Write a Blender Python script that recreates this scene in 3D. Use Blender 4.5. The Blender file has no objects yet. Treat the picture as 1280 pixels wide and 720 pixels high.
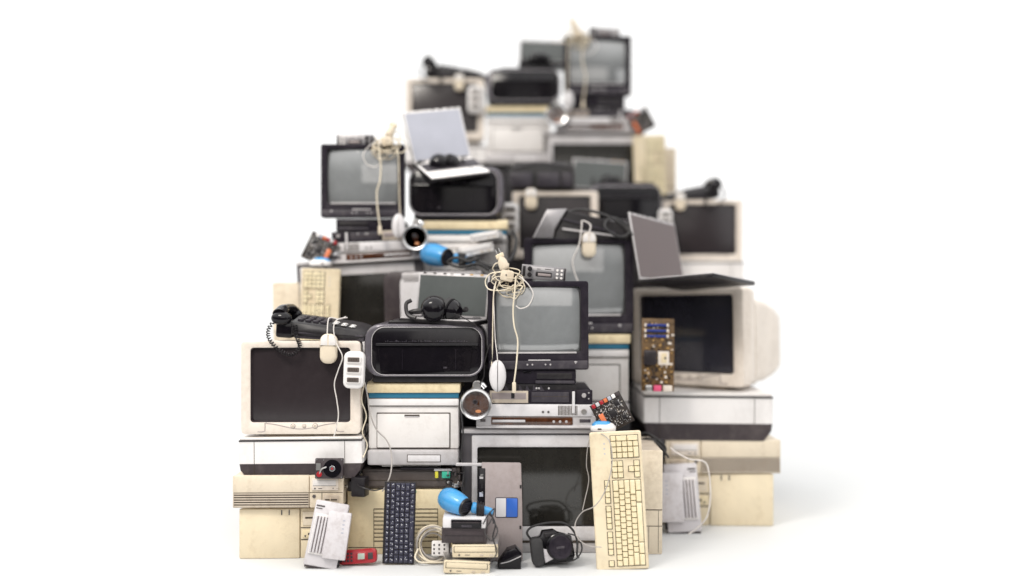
import bpy, bmesh, math, random
from mathutils import Vector, Matrix, Euler
PI = math.pi
R = math.radians
random.seed(7)
C = bpy.context.scene
COL = C.collection

# ------------------------------------------------------------------ camera
FPX = 1260.0          # focal length in pixels of the 1280 px wide photograph
EYE = 0.978
cam_d = bpy.data.cameras.new('camera')
cam = bpy.data.objects.new('camera', cam_d)
COL.objects.link(cam)
cam.location = (0, 0, EYE)
cam.rotation_euler = (R(90), 0, 0)
cam_d.sensor_width = 36
cam_d.lens = 36 * FPX / 1280
cam_d.clip_end = 400
cam_d.clip_start = 0.05
cam_d.dof.use_dof = True
cam_d.dof.focus_distance = 3.62
cam_d.dof.aperture_fstop = 0.37
C.camera = cam

# ------------------------------------------------------------------ studio light: white cyclorama world
w = bpy.data.worlds.new('World'); C.world = w; w.use_nodes = True
nt = w.node_tree; nt.nodes.clear()
out = nt.nodes.new('ShaderNodeOutputWorld'); bg = nt.nodes.new('ShaderNodeBackground')
tc = nt.nodes.new('ShaderNodeTexCoord'); sep = nt.nodes.new('ShaderNodeSeparateXYZ')
nt.links.new(tc.outputs['Generated'], sep.inputs[0])
# white backdrop behind, large ceiling bank, darker studio room on the camera's side
def mr(a, b_, c, d, src):
    m = nt.nodes.new('ShaderNodeMapRange'); m.interpolation_type = 'SMOOTHSTEP'
    for k, v in zip(('From Min', 'From Max', 'To Min', 'To Max'), (a, b_, c, d)): m.inputs[k].default_value = v
    nt.links.new(src, m.inputs['Value']); return m.outputs[0]
back = mr(-0.05, 0.35, 0.04, 1.05, sep.outputs['Y'])
top = mr(0.10, 0.62, 0.0, 1.72, sep.outputs['Z'])
mx = nt.nodes.new('ShaderNodeMath'); mx.operation = 'MAXIMUM'
nt.links.new(back, mx.inputs[0]); nt.links.new(top, mx.inputs[1])
nt.links.new(mx.outputs[0], bg.inputs['Strength'])
bg.inputs['Color'].default_value = (1.0, 0.995, 0.985, 1)
nt.links.new(bg.outputs[0], out.inputs[0])

def area(name, loc, target, sx, sy, power, col=(1, 1, 1)):
    d = bpy.data.lights.new(name, 'AREA'); d.shape = 'RECTANGLE'; d.size = sx; d.size_y = sy
    d.energy = power; d.color = col
    o = bpy.data.objects.new(name, d); COL.objects.link(o)
    o.location = loc
    o.rotation_euler = (Vector(target) - Vector(loc)).to_track_quat('-Z', 'Y').to_euler()
    return o
area('softbox_key', (-1.7, 1.5, 3.6), (0.1, 4.1, 0.8), 1.2, 0.9, 84, (1, 0.94, 0.86))
area('softbox_fill', (2.6, 1.2, 1.7), (0.1, 4.0, 0.9), 1.2, 1.6, 8, (1, 1, 1))
area('softbox_front', (0.15, -0.25, 2.12), (0.1, 4.0, 1.3), 3.0, 1.3, 12, (1, 0.955, 0.91))
C.view_settings.view_transform = 'Standard'
C.view_settings.look = 'None'
C.view_settings.exposure = 0.22
C.view_settings.gamma = 1.0
C.cycles.use_denoising = True
C.cycles.max_bounces = 8

# ------------------------------------------------------------------ materials
MATS = {}
def plastic(name, col, rough=0.45, var=0.10, dirt=0.0, metal=0.0, bump=0.05, scale=9.0, dirtcol=None, coat=0.0, spec=0.5, rvar=1.0):
    if name in MATS: return MATS[name]
    m = bpy.data.materials.new(name); m.use_nodes = True
    n = m.node_tree.nodes; l = m.node_tree.links
    b = n['Principled BSDF']
    t = n.new('ShaderNodeTexCoord')
    n1 = n.new('ShaderNodeTexNoise'); n1.inputs['Scale'].default_value = scale; n1.inputs['Detail'].default_value = 5
    n1.inputs['Roughness'].default_value = 0.62
    l.new(t.outputs['Object'], n1.inputs['Vector'])
    c1 = n.new('ShaderNodeMix'); c1.data_type = 'RGBA'
    lo = tuple(c * (1 - var) for c in col); hi = tuple(min(1, c * (1 + var)) for c in col)
    r1 = n.new('ShaderNodeMapRange'); r1.inputs['From Min'].default_value = 0.3; r1.inputs['From Max'].default_value = 0.7
    l.new(n1.outputs[0], r1.inputs['Value'])
    l.new(r1.outputs[0], c1.inputs['Factor'])
    c1.inputs[6].default_value = (*lo, 1); c1.inputs[7].default_value = (*hi, 1)
    last = c1.outputs[2]
    if dirt > 0:
        n2 = n.new('ShaderNodeTexNoise'); n2.inputs['Scale'].default_value = 38; n2.inputs['Detail'].default_value = 8
        n2.inputs['Roughness'].default_value = 0.75
        l.new(t.outputs['Object'], n2.inputs['Vector'])
        n3 = n.new('ShaderNodeTexNoise'); n3.inputs['Scale'].default_value = 6; n3.inputs['Detail'].default_value = 3
        mpg = n.new('ShaderNodeMapping'); mpg.inputs['Scale'].default_value = (1.6, 1.6, 0.55)
        l.new(t.outputs['Object'], mpg.inputs['Vector']); l.new(mpg.outputs[0], n3.inputs['Vector'])
        mu = n.new('ShaderNodeMath'); mu.operation = 'MULTIPLY'
        l.new(n2.outputs[0], mu.inputs[0]); l.new(n3.outputs[0], mu.inputs[1])
        r2 = n.new('ShaderNodeMapRange'); r2.inputs['From Min'].default_value = 0.225; r2.inputs['From Max'].default_value = 0.37
        r2.inputs['To Max'].default_value = dirt
        l.new(mu.outputs[0], r2.inputs['Value'])
        c2 = n.new('ShaderNodeMix'); c2.data_type = 'RGBA'
        dc = dirtcol or tuple(c * 0.45 for c in col)
        l.new(r2.outputs[0], c2.inputs['Factor']); l.new(last, c2.inputs[6]); c2.inputs[7].default_value = (*dc, 1)
        last = c2.outputs[2]
    l.new(last, b.inputs['Base Color'])
    rr = n.new('ShaderNodeMapRange'); rr.inputs['To Min'].default_value = max(0.02, rough - 0.1 * rvar); rr.inputs['To Max'].default_value = min(1, rough + 0.12 * rvar)
    l.new(n1.outputs[0], rr.inputs['Value']); l.new(rr.outputs[0], b.inputs['Roughness'])
    b.inputs['Metallic'].default_value = metal
    b.inputs['Coat Weight'].default_value = coat
    b.inputs['Coat Roughness'].default_value = 0.06
    b.inputs['Specular IOR Level'].default_value = spec
    if bump > 0:
        n4 = n.new('ShaderNodeTexNoise'); n4.inputs['Scale'].default_value = 420; n4.inputs['Detail'].default_value = 2
        l.new(t.outputs['Object'], n4.inputs['Vector'])
        bp = n.new('ShaderNodeBump'); bp.inputs['Strength'].default_value = bump * 2; bp.inputs['Distance'].default_value = 0.0006
        l.new(n4.outputs[0], bp.inputs['Height']); l.new(bp.outputs[0], b.inputs['Normal'])
    MATS[name] = m
    return m

brown = (0.20, 0.13, 0.07)
cream = plastic('yellowed_cream_plastic', (0.70, 0.60, 0.43), 0.5, 0.07, 0.35, dirtcol=(0.36, 0.26, 0.14))
cream2 = plastic('pale_beige_plastic', (0.68, 0.59, 0.46), 0.5, 0.07, 0.35, dirtcol=(0.33, 0.24, 0.15))
beige = plastic('grey_beige_plastic', (0.52, 0.445, 0.36), 0.5, 0.08, 0.5, dirtcol=(0.28, 0.21, 0.15))
bone = plastic('bone_plastic', (0.72, 0.645, 0.57), 0.48, 0.05, 0.25, dirtcol=(0.36, 0.28, 0.2))
offwhite = plastic('offwhite_plastic', (0.72, 0.69, 0.67), 0.45, 0.04, 0.25, dirtcol=(0.42, 0.36, 0.32))
whitep = plastic('white_plastic', (0.76, 0.735, 0.725), 0.42, 0.04, 0.22, dirtcol=(0.45, 0.42, 0.4))
yellow = plastic('yellow_cream_plastic', (0.72, 0.61, 0.40), 0.5, 0.07, 0.5, dirtcol=(0.42, 0.3, 0.15))
keycream = plastic('key_cream_plastic', (0.76, 0.67, 0.46), 0.5, 0.10, 0.35, dirtcol=(0.42, 0.3, 0.14), scale=25)
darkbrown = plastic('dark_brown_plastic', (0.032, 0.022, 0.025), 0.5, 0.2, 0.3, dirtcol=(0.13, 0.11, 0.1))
black = plastic('black_plastic', (0.011, 0.009, 0.011), 0.4, 0.3, 0.35, dirtcol=(0.055, 0.05, 0.046), spec=0.35)
gloss = plastic('glossy_black_plastic', (0.006, 0.005, 0.007), 0.13, 0.2, 0.25, dirtcol=(0.025, 0.021, 0.022), bump=0.0, coat=0.0, spec=0.3)
soft = plastic('soft_black_rubber', (0.02, 0.019, 0.02), 0.7, 0.3, 0.4, dirtcol=(0.08, 0.075, 0.07))
slate = plastic('purple_black_plastic', (0.012, 0.009, 0.015), 0.55, 0.2, 0.35, dirtcol=(0.045, 0.037, 0.044), spec=0.16)
slate2 = plastic('slate_plastic', (0.034, 0.029, 0.038), 0.45, 0.15, 0.3, dirtcol=(0.13, 0.115, 0.115), spec=0.35)
navy = plastic('navy_key_plastic', (0.022, 0.022, 0.045), 0.4, 0.25, 0.3, dirtcol=(0.09, 0.085, 0.09), scale=30)
groove = plastic('dark_groove', (0.05, 0.037, 0.027), 0.8, 0.2, bump=0)
silver = plastic('silver_plastic', (0.47, 0.45, 0.455), 0.34, 0.07, 0.3, metal=0.05, dirtcol=(0.2, 0.17, 0.15))
silverl = plastic('light_silver_plastic', (0.66, 0.64, 0.65), 0.32, 0.06, 0.25, metal=0.0, dirtcol=(0.3, 0.26, 0.24))
tvgrey = plastic('tv_grey_plastic', (0.075, 0.068, 0.075), 0.4, 0.08, 0.3, metal=0.1, dirtcol=(0.1, 0.09, 0.08))
taupe = plastic('taupe_palm_rest', (0.30, 0.255, 0.25), 0.38, 0.08, 0.3, metal=0.1, dirtcol=(0.16, 0.12, 0.1))
chrome = plastic('chrome', (0.75, 0.75, 0.76), 0.24, 0.1, 0.25, metal=1.0, bump=0, dirtcol=(0.25, 0.22, 0.2))
steel = plastic('steel', (0.52, 0.51, 0.50), 0.3, 0.1, 0.35, metal=0.9, bump=0, dirtcol=(0.3, 0.22, 0.15))
bluep = plastic('sky_blue_plastic', (0.05, 0.29, 0.60), 0.3, 0.12, 0.45, bump=0, coat=0.3, dirtcol=(0.04, 0.15, 0.3))
teal = plastic('teal_stripe', (0.015, 0.14, 0.24), 0.4, 0.1, 0.1)
bluel = plastic('blue_label', (0.02, 0.10, 0.42), 0.35, 0.1, 0.0, bump=0)
greyl = plastic('grey_label', (0.5, 0.49, 0.5), 0.35, 0.05, 0.0, bump=0)
redp = plastic('red_plastic', (0.33, 0.012, 0.02), 0.3, 0.15, 0.2, coat=0.2, dirtcol=(0.12, 0.01, 0.01))
orange = plastic('orange_connector', (0.60, 0.15, 0.05), 0.45, 0.2, 0.2)
pcb = plastic('black_circuit_board', (0.022, 0.015, 0.012), 0.4, 0.4, 0.0, scale=60, bump=0)
pcbb = plastic('brown_circuit_board', (0.13, 0.07, 0.022), 0.45, 0.5, 0.5, scale=50, dirtcol=(0.03, 0.02, 0.01))
gold = plastic('gold_copper', (0.62, 0.38, 0.14), 0.35, 0.2, 0.0, metal=0.7, bump=0)
copper = plastic('warm_glint_copper', (0.55, 0.23, 0.10), 0.35, 0.3, 0.0, metal=0.3, bump=0)
blueslot = plastic('blue_slot', (0.01, 0.03, 0.20), 0.4, 0.1, 0.0)
greenp = plastic('green_ink', (0.04, 0.42, 0.28), 0.4, 0.1, 0.0)
yellowp = plastic('yellow_ink', (0.65, 0.60, 0.05), 0.4, 0.1, 0.0)
pinkp = plastic('pink_jack', (0.65, 0.08, 0.18), 0.4, 0.1, 0.0)
lcdg = plastic('green_grey_panel', (0.072, 0.080, 0.078), 0.22, 0.18, 0.0, bump=0, scale=3, coat=0.3)
lcdb = plastic('blue_grey_panel', (0.38, 0.39, 0.45), 0.35, 0.12, 0.0, bump=0, scale=3)
lcdp = plastic('plum_grey_panel', (0.105, 0.078, 0.078), 0.35, 0.1, 0.0, bump=0, scale=4)
lcdl = plastic('liquid_crystal_display', (0.33, 0.38, 0.33), 0.25, 0.05, 0.0, bump=0)
lilac = plastic('lilac_grey_plastic', (0.56, 0.535, 0.55), 0.4, 0.06, 0.5, dirtcol=(0.3, 0.25, 0.24))
rimgrey = plastic('lavender_rim', (0.13, 0.12, 0.14), 0.25, 0.1, 0.4, metal=0.2, dirtcol=(0.06, 0.05, 0.05))
radio = plastic('dull_radio_grey', (0.26, 0.25, 0.26), 0.35, 0.1, 0.4, metal=0.3, dirtcol=(0.08, 0.07, 0.07))
gunbrown = plastic('brown_grey_plastic', (0.085, 0.068, 0.062), 0.45, 0.2, 0.4, dirtcol=(0.18, 0.15, 0.13))
cabw = plastic('ivory_cable', (0.72, 0.64, 0.50), 0.5, 0.1, 0.3, scale=30, dirtcol=(0.35, 0.26, 0.15))
cabg = plastic('grey_cable', (0.36, 0.33, 0.31), 0.5, 0.15, 0.0, scale=30)
cabl = plastic('pale_grey_cable', (0.62, 0.58, 0.55), 0.5, 0.1, 0.0, scale=30)
markw = plastic('pale_print', (0.75, 0.75, 0.78), 0.5, 0.0, 0.0, bump=0)
markd = plastic('dark_print', (0.07, 0.06, 0.06), 0.5, 0.0, 0.0, bump=0)
inkbrown = plastic('smoked_window', (0.06, 0.02, 0.008), 0.12, 0.9, 0.0, scale=14, bump=0, coat=0.5)
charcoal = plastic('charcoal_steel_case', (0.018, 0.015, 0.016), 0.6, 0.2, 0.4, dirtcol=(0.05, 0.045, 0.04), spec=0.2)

def glass(name, col, rough=0.1, coat=0.6):
    m = plastic(name, col, rough, 0.12, 0.12, bump=0, scale=5, coat=coat, rvar=0.3, dirtcol=tuple(min(1, c * 1.6 + 0.02) for c in col))
    return m
scr_dark = glass('dark_tube_glass', (0.025, 0.019, 0.021), 0.22, 0.1)
scr_grey = glass('grey_tube_glass', (0.215, 0.225, 0.23), 0.05, 1.0)
for n_ in scr_grey.node_tree.nodes:
    if n_.type == 'BSDF_PRINCIPLED': n_.inputs['Coat IOR'].default_value = 2.1; n_.inputs['Coat Roughness'].default_value = 0.03
scr_green = glass('green_black_tube_glass', (0.020, 0.0185, 0.016), 0.10, 0.3)
scr_blue = glass('reflection_tinted_tube_glass', (0.026, 0.0255, 0.034), 0.12, 0.9)  # blue in the base colour stands for a reflection on the turned monitor

# ------------------------------------------------------------------ mesh helpers
def rrect(w, h, r, n=5, cx=0, cz=0):
    """rounded rectangle in xz, counted from the lower right corner"""
    r = max(1e-4, min(r, w / 2 - 1e-4, h / 2 - 1e-4))
    P = []
    for (sx, sz, a0) in ((1, -1, -90), (1, 1, 0), (-1, 1, 90), (-1, -1, 180)):
        for k in range(n):
            a = R(a0 + 90 * k / (n - 1))
            P.append((cx + sx * (w / 2 - r) + r * math.cos(a), cz + sz * (h / 2 - r) + r * math.sin(a)))
    return P

def catmull(pts, n=8, closed=False):
    P = [Vector(p) for p in pts]
    out = []
    N = len(P)
    for i in range(N - 1 if not closed else N):
        if closed: a, b, c, d = P[(i - 1) % N], P[i], P[(i + 1) % N], P[(i + 2) % N]
        else: a, b, c, d = P[max(i - 1, 0)], P[i], P[i + 1], P[min(i + 2, N - 1)]
        for k in range(n):
            t = k / n
            out.append(0.5 * ((2 * b) + (c - a) * t + (2 * a - 5 * b + 4 * c - d) * t * t + (3 * b - a - 3 * c + d) * t ** 3))
    if not closed: out.append(P[-1])
    return out

class MB:
    def __init__(s): s.bm = bmesh.new(); s.mats = []
    def mi(s, m):
        if m is None: return 0
        if m not in s.mats: s.mats.append(m)
        return s.mats.index(m)
    def _merge(s, b, m, M=None):
        i = s.mi(m)
        if M is not None: bmesh.ops.transform(b, matrix=M, verts=b.verts)
        for f in b.faces: f.material_index = i
        me = bpy.data.meshes.new('t'); b.to_mesh(me); b.free()
        s.bm.from_mesh(me); bpy.data.meshes.remove(me)
        return s
    def box(s, x0, x1, y0, y1, z0, z1, m=None, bev=0.0, seg=2, M=None):
        b = bmesh.new()
        bmesh.ops.create_cube(b, size=1)
        for v in b.verts:
            v.co = Vector(((x0 + x1) / 2 + v.co.x * (x1 - x0), (y0 + y1) / 2 + v.co.y * (y1 - y0), (z0 + z1) / 2 + v.co.z * (z1 - z0)))
        if bev > 0:
            bev = min(bev, 0.45 * min(abs(x1 - x0), abs(y1 - y0), abs(z1 - z0)))
            bmesh.ops.bevel(b, geom=b.edges[:], offset=bev, segments=seg, profile=0.5, affect='EDGES')
        bmesh.ops.recalc_face_normals(b, faces=b.faces)
        return s._merge(b, m, M)
    def loft(s, loops, m=None, cap0=True, cap1=True, M=None, closed=False):
        b = bmesh.new()
        V = [[b.verts.new(p) for p in lp] for lp in loops]
        n = len(V[0])
        rng = range(len(V)) if closed else range(len(V) - 1)
        for i in rng:
            A, B = V[i], V[(i + 1) % len(V)]
            for j in range(n):
                try: b.faces.new((A[j], A[(j + 1) % n], B[(j + 1) % n], B[j]))
                except ValueError: pass
        if not closed:
            if cap0: b.faces.new(V[0])
            if cap1: b.faces.new(V[-1])
        bmesh.ops.recalc_face_normals(b, faces=b.faces)
        return s._merge(b, m, M)
    def prism_xz(s, pts, y0, y1, m=None, bev=0.0, M=None):
        """extrude an xz outline along y, with bevelled rims"""
        if bev > 0:
            cx = sum(p[0] for p in pts) / len(pts); cz = sum(p[1] for p in pts) / len(pts)
            def ins(p, e):
                d = Vector((p[0] - cx, p[1] - cz)); L = d.length or 1
                return (p[0] - d.x / L * e, p[1] - d.y / L * e)
            L = [[(*([ins(p, bev)[0]]), y0, ins(p, bev)[1]) for p in pts],
                 [(ins(p, bev * .3)[0], y0 + bev * .3, ins(p, bev * .3)[1]) for p in pts],
                 [(p[0], y0 + bev, p[1]) for p in pts], [(p[0], y1 - bev, p[1]) for p in pts],
                 [(ins(p, bev)[0], y1, ins(p, bev)[1]) for p in pts]]
        else:
            L = [[(p[0], y0, p[1]) for p in pts], [(p[0], y1, p[1]) for p in pts]]
        return s.loft(L, m, M=M)
    def prism_yz(s, pts, x0, x1, m=None, bev=0.0, M=None):
        b = bmesh.new()
        A = [b.verts.new((x0, p[0], p[1])) for p in pts]; f = b.faces.new(A)
        e = bmesh.ops.extrude_face_region(b, geom=[f])
        bmesh.ops.translate(b, vec=(x1 - x0, 0, 0), verts=[v for v in e['geom'] if isinstance(v, bmesh.types.BMVert)])
        if bev > 0: bmesh.ops.bevel(b, geom=b.edges[:], offset=bev, segments=2, profile=0.5, affect='EDGES')
        bmesh.ops.recalc_face_normals(b, faces=b.faces)
        return s._merge(b, m, M)
    def tube(s, pts, r, m=None, seg=8, smooth=6, closed=False, M=None):
        P = catmull(pts, smooth, closed) if smooth else [Vector(p) for p in pts]
        n = len(P); loops = []
        up = Vector((0.13, 0.21, 1)).normalized(); prev = None
        for i in range(n):
            if closed: t = (P[(i + 1) % n] - P[i - 1])
            else: t = P[min(i + 1, n - 1)] - P[max(i - 1, 0)]
            if t.length < 1e-9: t = Vector((0, 0, 1))
            t.normalize()
            u = (prev if prev is not None else (Vector((1, 0, 0)) if abs(t.x) < .8 else Vector((0, 1, 0))))
            u = (u - t * u.dot(t))
            if u.length < 1e-6: u = t.orthogonal()
            u.normalize(); prev = u; v = t.cross(u)
            rr = r(i / max(1, n - 1)) if callable(r) else r
            loops.append([P[i] + (u * math.cos(2 * PI * k / seg) + v * math.sin(2 * PI * k / seg)) * rr for k in range(seg)])
        return s.loft(loops, m, M=M, closed=closed)
    def lathe(s, prof, m=None, seg=28, axis='y', c=(0, 0, 0), M=None):
        """prof: (radius, along axis)"""
        loops = []
        for (r, a) in prof:
            L = []
            for k in range(seg):
                t = 2 * PI * k / seg; p, q = max(r, 1e-4) * math.cos(t), max(r, 1e-4) * math.sin(t)
                L.append({'y': (c[0] + p, c[1] + a, c[2] + q), 'z': (c[0] + p, c[1] + q, c[2] + a), 'x': (c[0] + a, c[1] + p, c[2] + q)}[axis])
            loops.append(L)
        return s.loft(loops, m, M=M)
    def cyl(s, c, r, y0, y1, m=None, seg=20, bev=0.0, axis='y', M=None):
        if bev: return s.lathe([(r - bev, y0), (r, y0 + bev), (r, y1 - bev), (r - bev, y1)], m, seg, axis, c, M)
        return s.lathe([(r, y0), (r, y1)], m, seg, axis, c, M)
    def ell(s, c, rx, ry, rz, m=None, n=20, M=None):
        b = bmesh.new(); bmesh.ops.create_uvsphere(b, u_segments=n, v_segments=max(8, n // 2), radius=1)
        for v in b.verts: v.co = Vector((c[0] + v.co.x * rx, c[1] + v.co.y * ry, c[2] + v.co.z * rz))
        return s._merge(b, m, M)
    def frame(s, w, h, r, ix0, ix1, iz0, iz1, ri, t, rec, m=None, bev=0.004, y=0, n=6, slope=0.0, minner=None):
        cx = (ix0 + ix1) / 2; cz = (iz0 + iz1) / 2; iw = ix1 - ix0; ih = iz1 - iz0
        O = lambda e, yy: [(p[0], y + yy, p[1]) for p in rrect(w - 2 * e, h - 2 * e, r - e, n, 0, h / 2)]
        I = lambda e, yy: [(p[0], y + yy, p[1]) for p in rrect(iw + 2 * e, ih + 2 * e, ri + e, n, cx, cz)]
        s.loft([O(0, t), O(0, bev), O(bev * .3, bev * .3), O(bev, 0), I(bev * .6 + slope, 0), I(slope, bev * .4)], m, False, False)
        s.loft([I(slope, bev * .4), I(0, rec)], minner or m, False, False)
        return s
    def dome(s, x0, x1, z0, z1, y, bulge, m=None, n=14):
        b = bmesh.new(); G = []
        cx, cz = (x0 + x1) / 2, (z0 + z1) / 2; a, c = (x1 - x0) / 2, (z1 - z0) / 2
        for j in range(n + 1):
            row = []
            for i in range(n + 1):
                u, v = -1 + 2 * i / n, -1 + 2 * j / n
                row.append(b.verts.new((cx + u * a, y - bulge * (1 - 0.55 * u * u - 0.45 * v * v), cz + v * c)))
            G.append(row)
        for j in range(n):
            for i in range(n): b.faces.new((G[j][i], G[j][i + 1], G[j + 1][i + 1], G[j + 1][i]))
        return s._merge(b, m)
    def build(s, name, mat=None, parent=None, sharp=35, kind=None):
        me = bpy.data.meshes.new(name)
        for f in s.bm.faces: f.smooth = True
        s.bm.to_mesh(me); s.bm.free()
        if s.mats:
            for q in s.mats: me.materials.append(q)
            if None in s.mats: pass
        if not s.mats and mat: me.materials.append(mat)
        elif mat and len(me.materials) == 0: me.materials.append(mat)
        me.set_sharp_from_angle(angle=R(sharp))
        o = bpy.data.objects.new(name, me); COL.objects.link(o)
        if parent: o.parent = parent
        if kind: o['kind'] = kind
        return o

def thing(name, cat):
    o = bpy.data.objects.new(name, None); COL.objects.link(o); o.empty_display_size = 0.05
    o['category'] = cat; o['label'] = ''
    return o
def kids(o): return [c for c in bpy.data.objects if c.parent == o]
KID = {}
def copy_tree(o, parent=None):
    c = o.copy(); COL.objects.link(c); c.parent = parent
    if o.name not in KID: KID[o.name] = kids(o)
    for k in KID[o.name]: copy_tree(k, c)
    return c
def X(px, D): return (px - 640) * D / FPX
def Z(py, D): return EYE - (py - 360) * D / FPX
def FL(D): return 360 + EYE * FPX / D
def put(o, px, py, D, label, s=1.0, yaw=0, roll=0, pitch=0, flip=False, group=None, sz=None, sx=None):
    """stand o with the middle of its base's front edge at that spot of the pile (py None: on the floor)"""
    o.location = (X(px, D), D, 0 if py is None else Z(py, D))
    o.rotation_euler = (R(pitch), R(roll), R(yaw))
    q = sx or s
    o.scale = (-q if flip else q, s, sz or s)
    o['label'] = label
    if group: o['group'] = group
    elif 'group' in o: pass
    return o

def part(name, fn, mat, parent):
    b = MB(); fn(b)
    return b.build(name, mat, parent)

# ------------------------------------------------------------------ the setting
b = MB(); b.box(-60, 60, 1.6, 120, -0.05, 0.0)
fl = plastic('white_studio_floor', (0.595, 0.60, 0.60), 0.7, 0.0, 0.0, bump=0)
g = b.build('floor', fl); g['kind'] = 'structure'

# ------------------------------------------------------------------ builders
def crt_monitor(W=.432, H=.35, D=.415, body=bone, scr=scr_dark, group='beige tube monitors'):
    t = thing('tube_monitor', 'monitor'); t['group'] = group
    st = .028                                       # foot height
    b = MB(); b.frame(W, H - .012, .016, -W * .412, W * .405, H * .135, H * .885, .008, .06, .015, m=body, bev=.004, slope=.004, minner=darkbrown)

    bz = b.build('bezel', body, t); bz.location.z = .012
    b = MB()
    P = lambda w, h, y, r, dz=0: [(p[0], y, p[1]) for p in rrect(w, h, r, 6, 0, H / 2 + .008 + dz)]
    b.loft([P(W - .004, H - .016, .058, .016), P(W - .010, H - .022, .10, .02), P(W - .03, H - .05, .118, .02), P(W * .95, H * .84, .122, .03, -.018), P(W * .94, H * .82, .22, .03, -.022),
            P(W * .86, H * .74, .34, .04, -.028), P(W * .80, H * .66, D - .012, .04, -.032), P(W * .75, H * .60, D, .03, -.032)], body, cap0=False)
    for k in range(9):
        b.box(-W * .25, W * .25, .130 + k * .009, .134 + k * .009, H * .5, H * .868, groove)
    b.build('housing', body, t)
    b = MB(); b.dome(-W * .414, W * .407, H * .132 + .012, H * .888 + .012, .018, .011, scr)
    b.build('screen', scr, t)
    # wavy control strip
    b = MB(); n = 26; pts = []
    for i in range(n + 1):
        u = i / n; pts.append((-W * .30 + W * .60 * u, .030 + .020 * math.sin(PI * u) ** 2 * (1)))
    pts = [(-W * .36, .022), (-W * .30, .024)] + [(p[0], .052 - (.020 * math.sin(PI * i / n) ** 2)) for i, p in enumerate(pts)] + [(W * .30, .024), (W * .36, .022)]
    b.tube([(p[0], -.0005, p[1]) for p in pts], .0014, taupe, seg=6, smooth=2)
    b.build('control_groove', taupe, t)
    for (dx, r) in ((-.028, .007), (.012, .006), (.052, .008)):
        b = MB(); b.cyl((dx, 0, .042), r, -.004, .004, body, bev=.0015); b.cyl((dx, 0, .042), r * 1.25, -.0008, .002, taupe, 20); b.cyl((dx, 0, .042), r * .55, -.005, -.003, beige)
        b.build('button', body, t)
    b = MB(); b.prism_xz(rrect(W * .62, .026, .008, 5, 0, .013), .03, .28, beige, bev=.003); b.build('stand', beige, t)
    return t

def tower_lying(W=.377, H=.18, D=.40):
    t = thing('desktop_tower', 'computer'); t['group'] = 'beige towers lying on their side'
    b = MB(); b.box(-W / 2 + .003, W / 2 - .003, .012, D, 0.002, H - .002, cream, bev=.004); b.build('case', cream, t)
    x = W * .075
    b = MB(); b.box(-W / 2, x, -.006, .016, 0, H, cream, bev=.005)
    for dx in (-.035, -.062): b.box(x + dx - .004, x + dx, -.008, -.003, H - .022, H - .004, markd)
    b.build('door', cream, t)
    b = MB(); b.box(x + .002, W / 2, 0, .02, 0, H, cream, bev=.003)
    b.box(x + .004, W / 2 - .004, -.0008, .002, H * .60, H * .62, groove); b.box(x + .004, W / 2 - .004, -.0008, .002, H * .36, H * .38, groove)
    b.build('front_panel', cream, t)
    b = MB(); b.box(x + .01, W / 2 - .012, -.004, .002, H * .66, H * .94, cream2, bev=.002); b.box(x + .02, W / 2 - .02, -.0055, -.003, H * .80, H * .83, groove)
    b.build('drive_bay_cover', cream2, t)
    b = MB(); b.box(x + .01, W / 2 - .012, -.004, .002, H * .41, H * .57, yellow, bev=.002); b.box(x + .03, W / 2 - .04, -.0055, -.003, H * .47, H * .51, groove)
    b.cyl((x + .02, 0, H * .45), .003, -.006, -.003, markd); b.build('floppy_drive', cream2, t)
    return t

def desktop_vented(W=.397, H=.116, D=.38):
    t = thing('desktop_computer', 'computer'); t['group'] = 'flat beige desktop computers'
    b = MB(); b.box(-W / 2 + .003, W / 2 - .003, .01, D, .002, H - .001, cream2, bev=.004); b.build('case', cream2, t)
    x = W * .19
    b = MB(); b.box(-W / 2, x, 0, .02, H * .47, H, cream2, bev=.004)
    b.build('front_panel', cream2, t)
    b = MB(); b.box(-W / 2, x, .004, .02, 0, H * .47, beige, bev=.002)
    for k in range(6): b.box(-W / 2 + .004, x - .003, .001, .006, .004 + k * .0088, .0085 + k * .0088, beige, bev=.001)
    for k in range(6): b.box(-W / 2 + .004, x - .003, .0035, .0045, .0088 + k * .0088, .0125 + k * .0088, groove)
    b.build('vent_grille', beige, t)
    b = MB(); b.box(x + .002, W / 2, 0, .02, 0, H, cream2, bev=.004); b.box(x + .003, W / 2 - .003, -.0008, .002, H * .47, H * .485, groove)
    b.box(x + .045, x + .047, -.0008, .002, 0.004, H * .47, groove)
    b.build('drive_panel', cream2, t)
    d = MB(); d.box(x + .010, W / 2 - .018, -.006, .004, H * .55, H * .92, bone, bev=.002)
    d.box(x + .016, W / 2 - .026, -.0072, -.005, H * .70, H * .87, offwhite, bev=.001); d.box(x + .015, W / 2 - .025, -.0066, -.005, H * .69, H * .70, groove)
    o = d.build('optical_drive', bone, t)
    d = MB(); d.cyl((x + .022, 0, H * .61), .0028, -.008, -.005, markd); d.box(x + .034, x + .048, -.0068, -.005, H * .60, H * .62, markd)
    d.box(x + .085, x + .089, -.0068, -.005, H * .60, H * .63, markd); d.box(x + .098, x + .11, -.0068, -.005, H * .6, H * .615, beige); d.build('controls', markd, o)
    b = MB(); b.cyl((x + .018, 0, H * .36), .0062, -.004, .002, markd, bev=.001); b.build('power_button', markd, t)
    b = MB(); b.box(x + .052, W / 2 - .016, -.004, .004, H * .12, H * .40, beige, bev=.002); b.box(x + .058, W / 2 - .022, -.0052, -.003, H * .24, H * .28, groove)
    b.box(x + .075, W / 2 - .045, -.0065, -.003, H * .22, H * .33, cream2, bev=.001)
    b.build('floppy_drive', beige, t)
    return t

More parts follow.
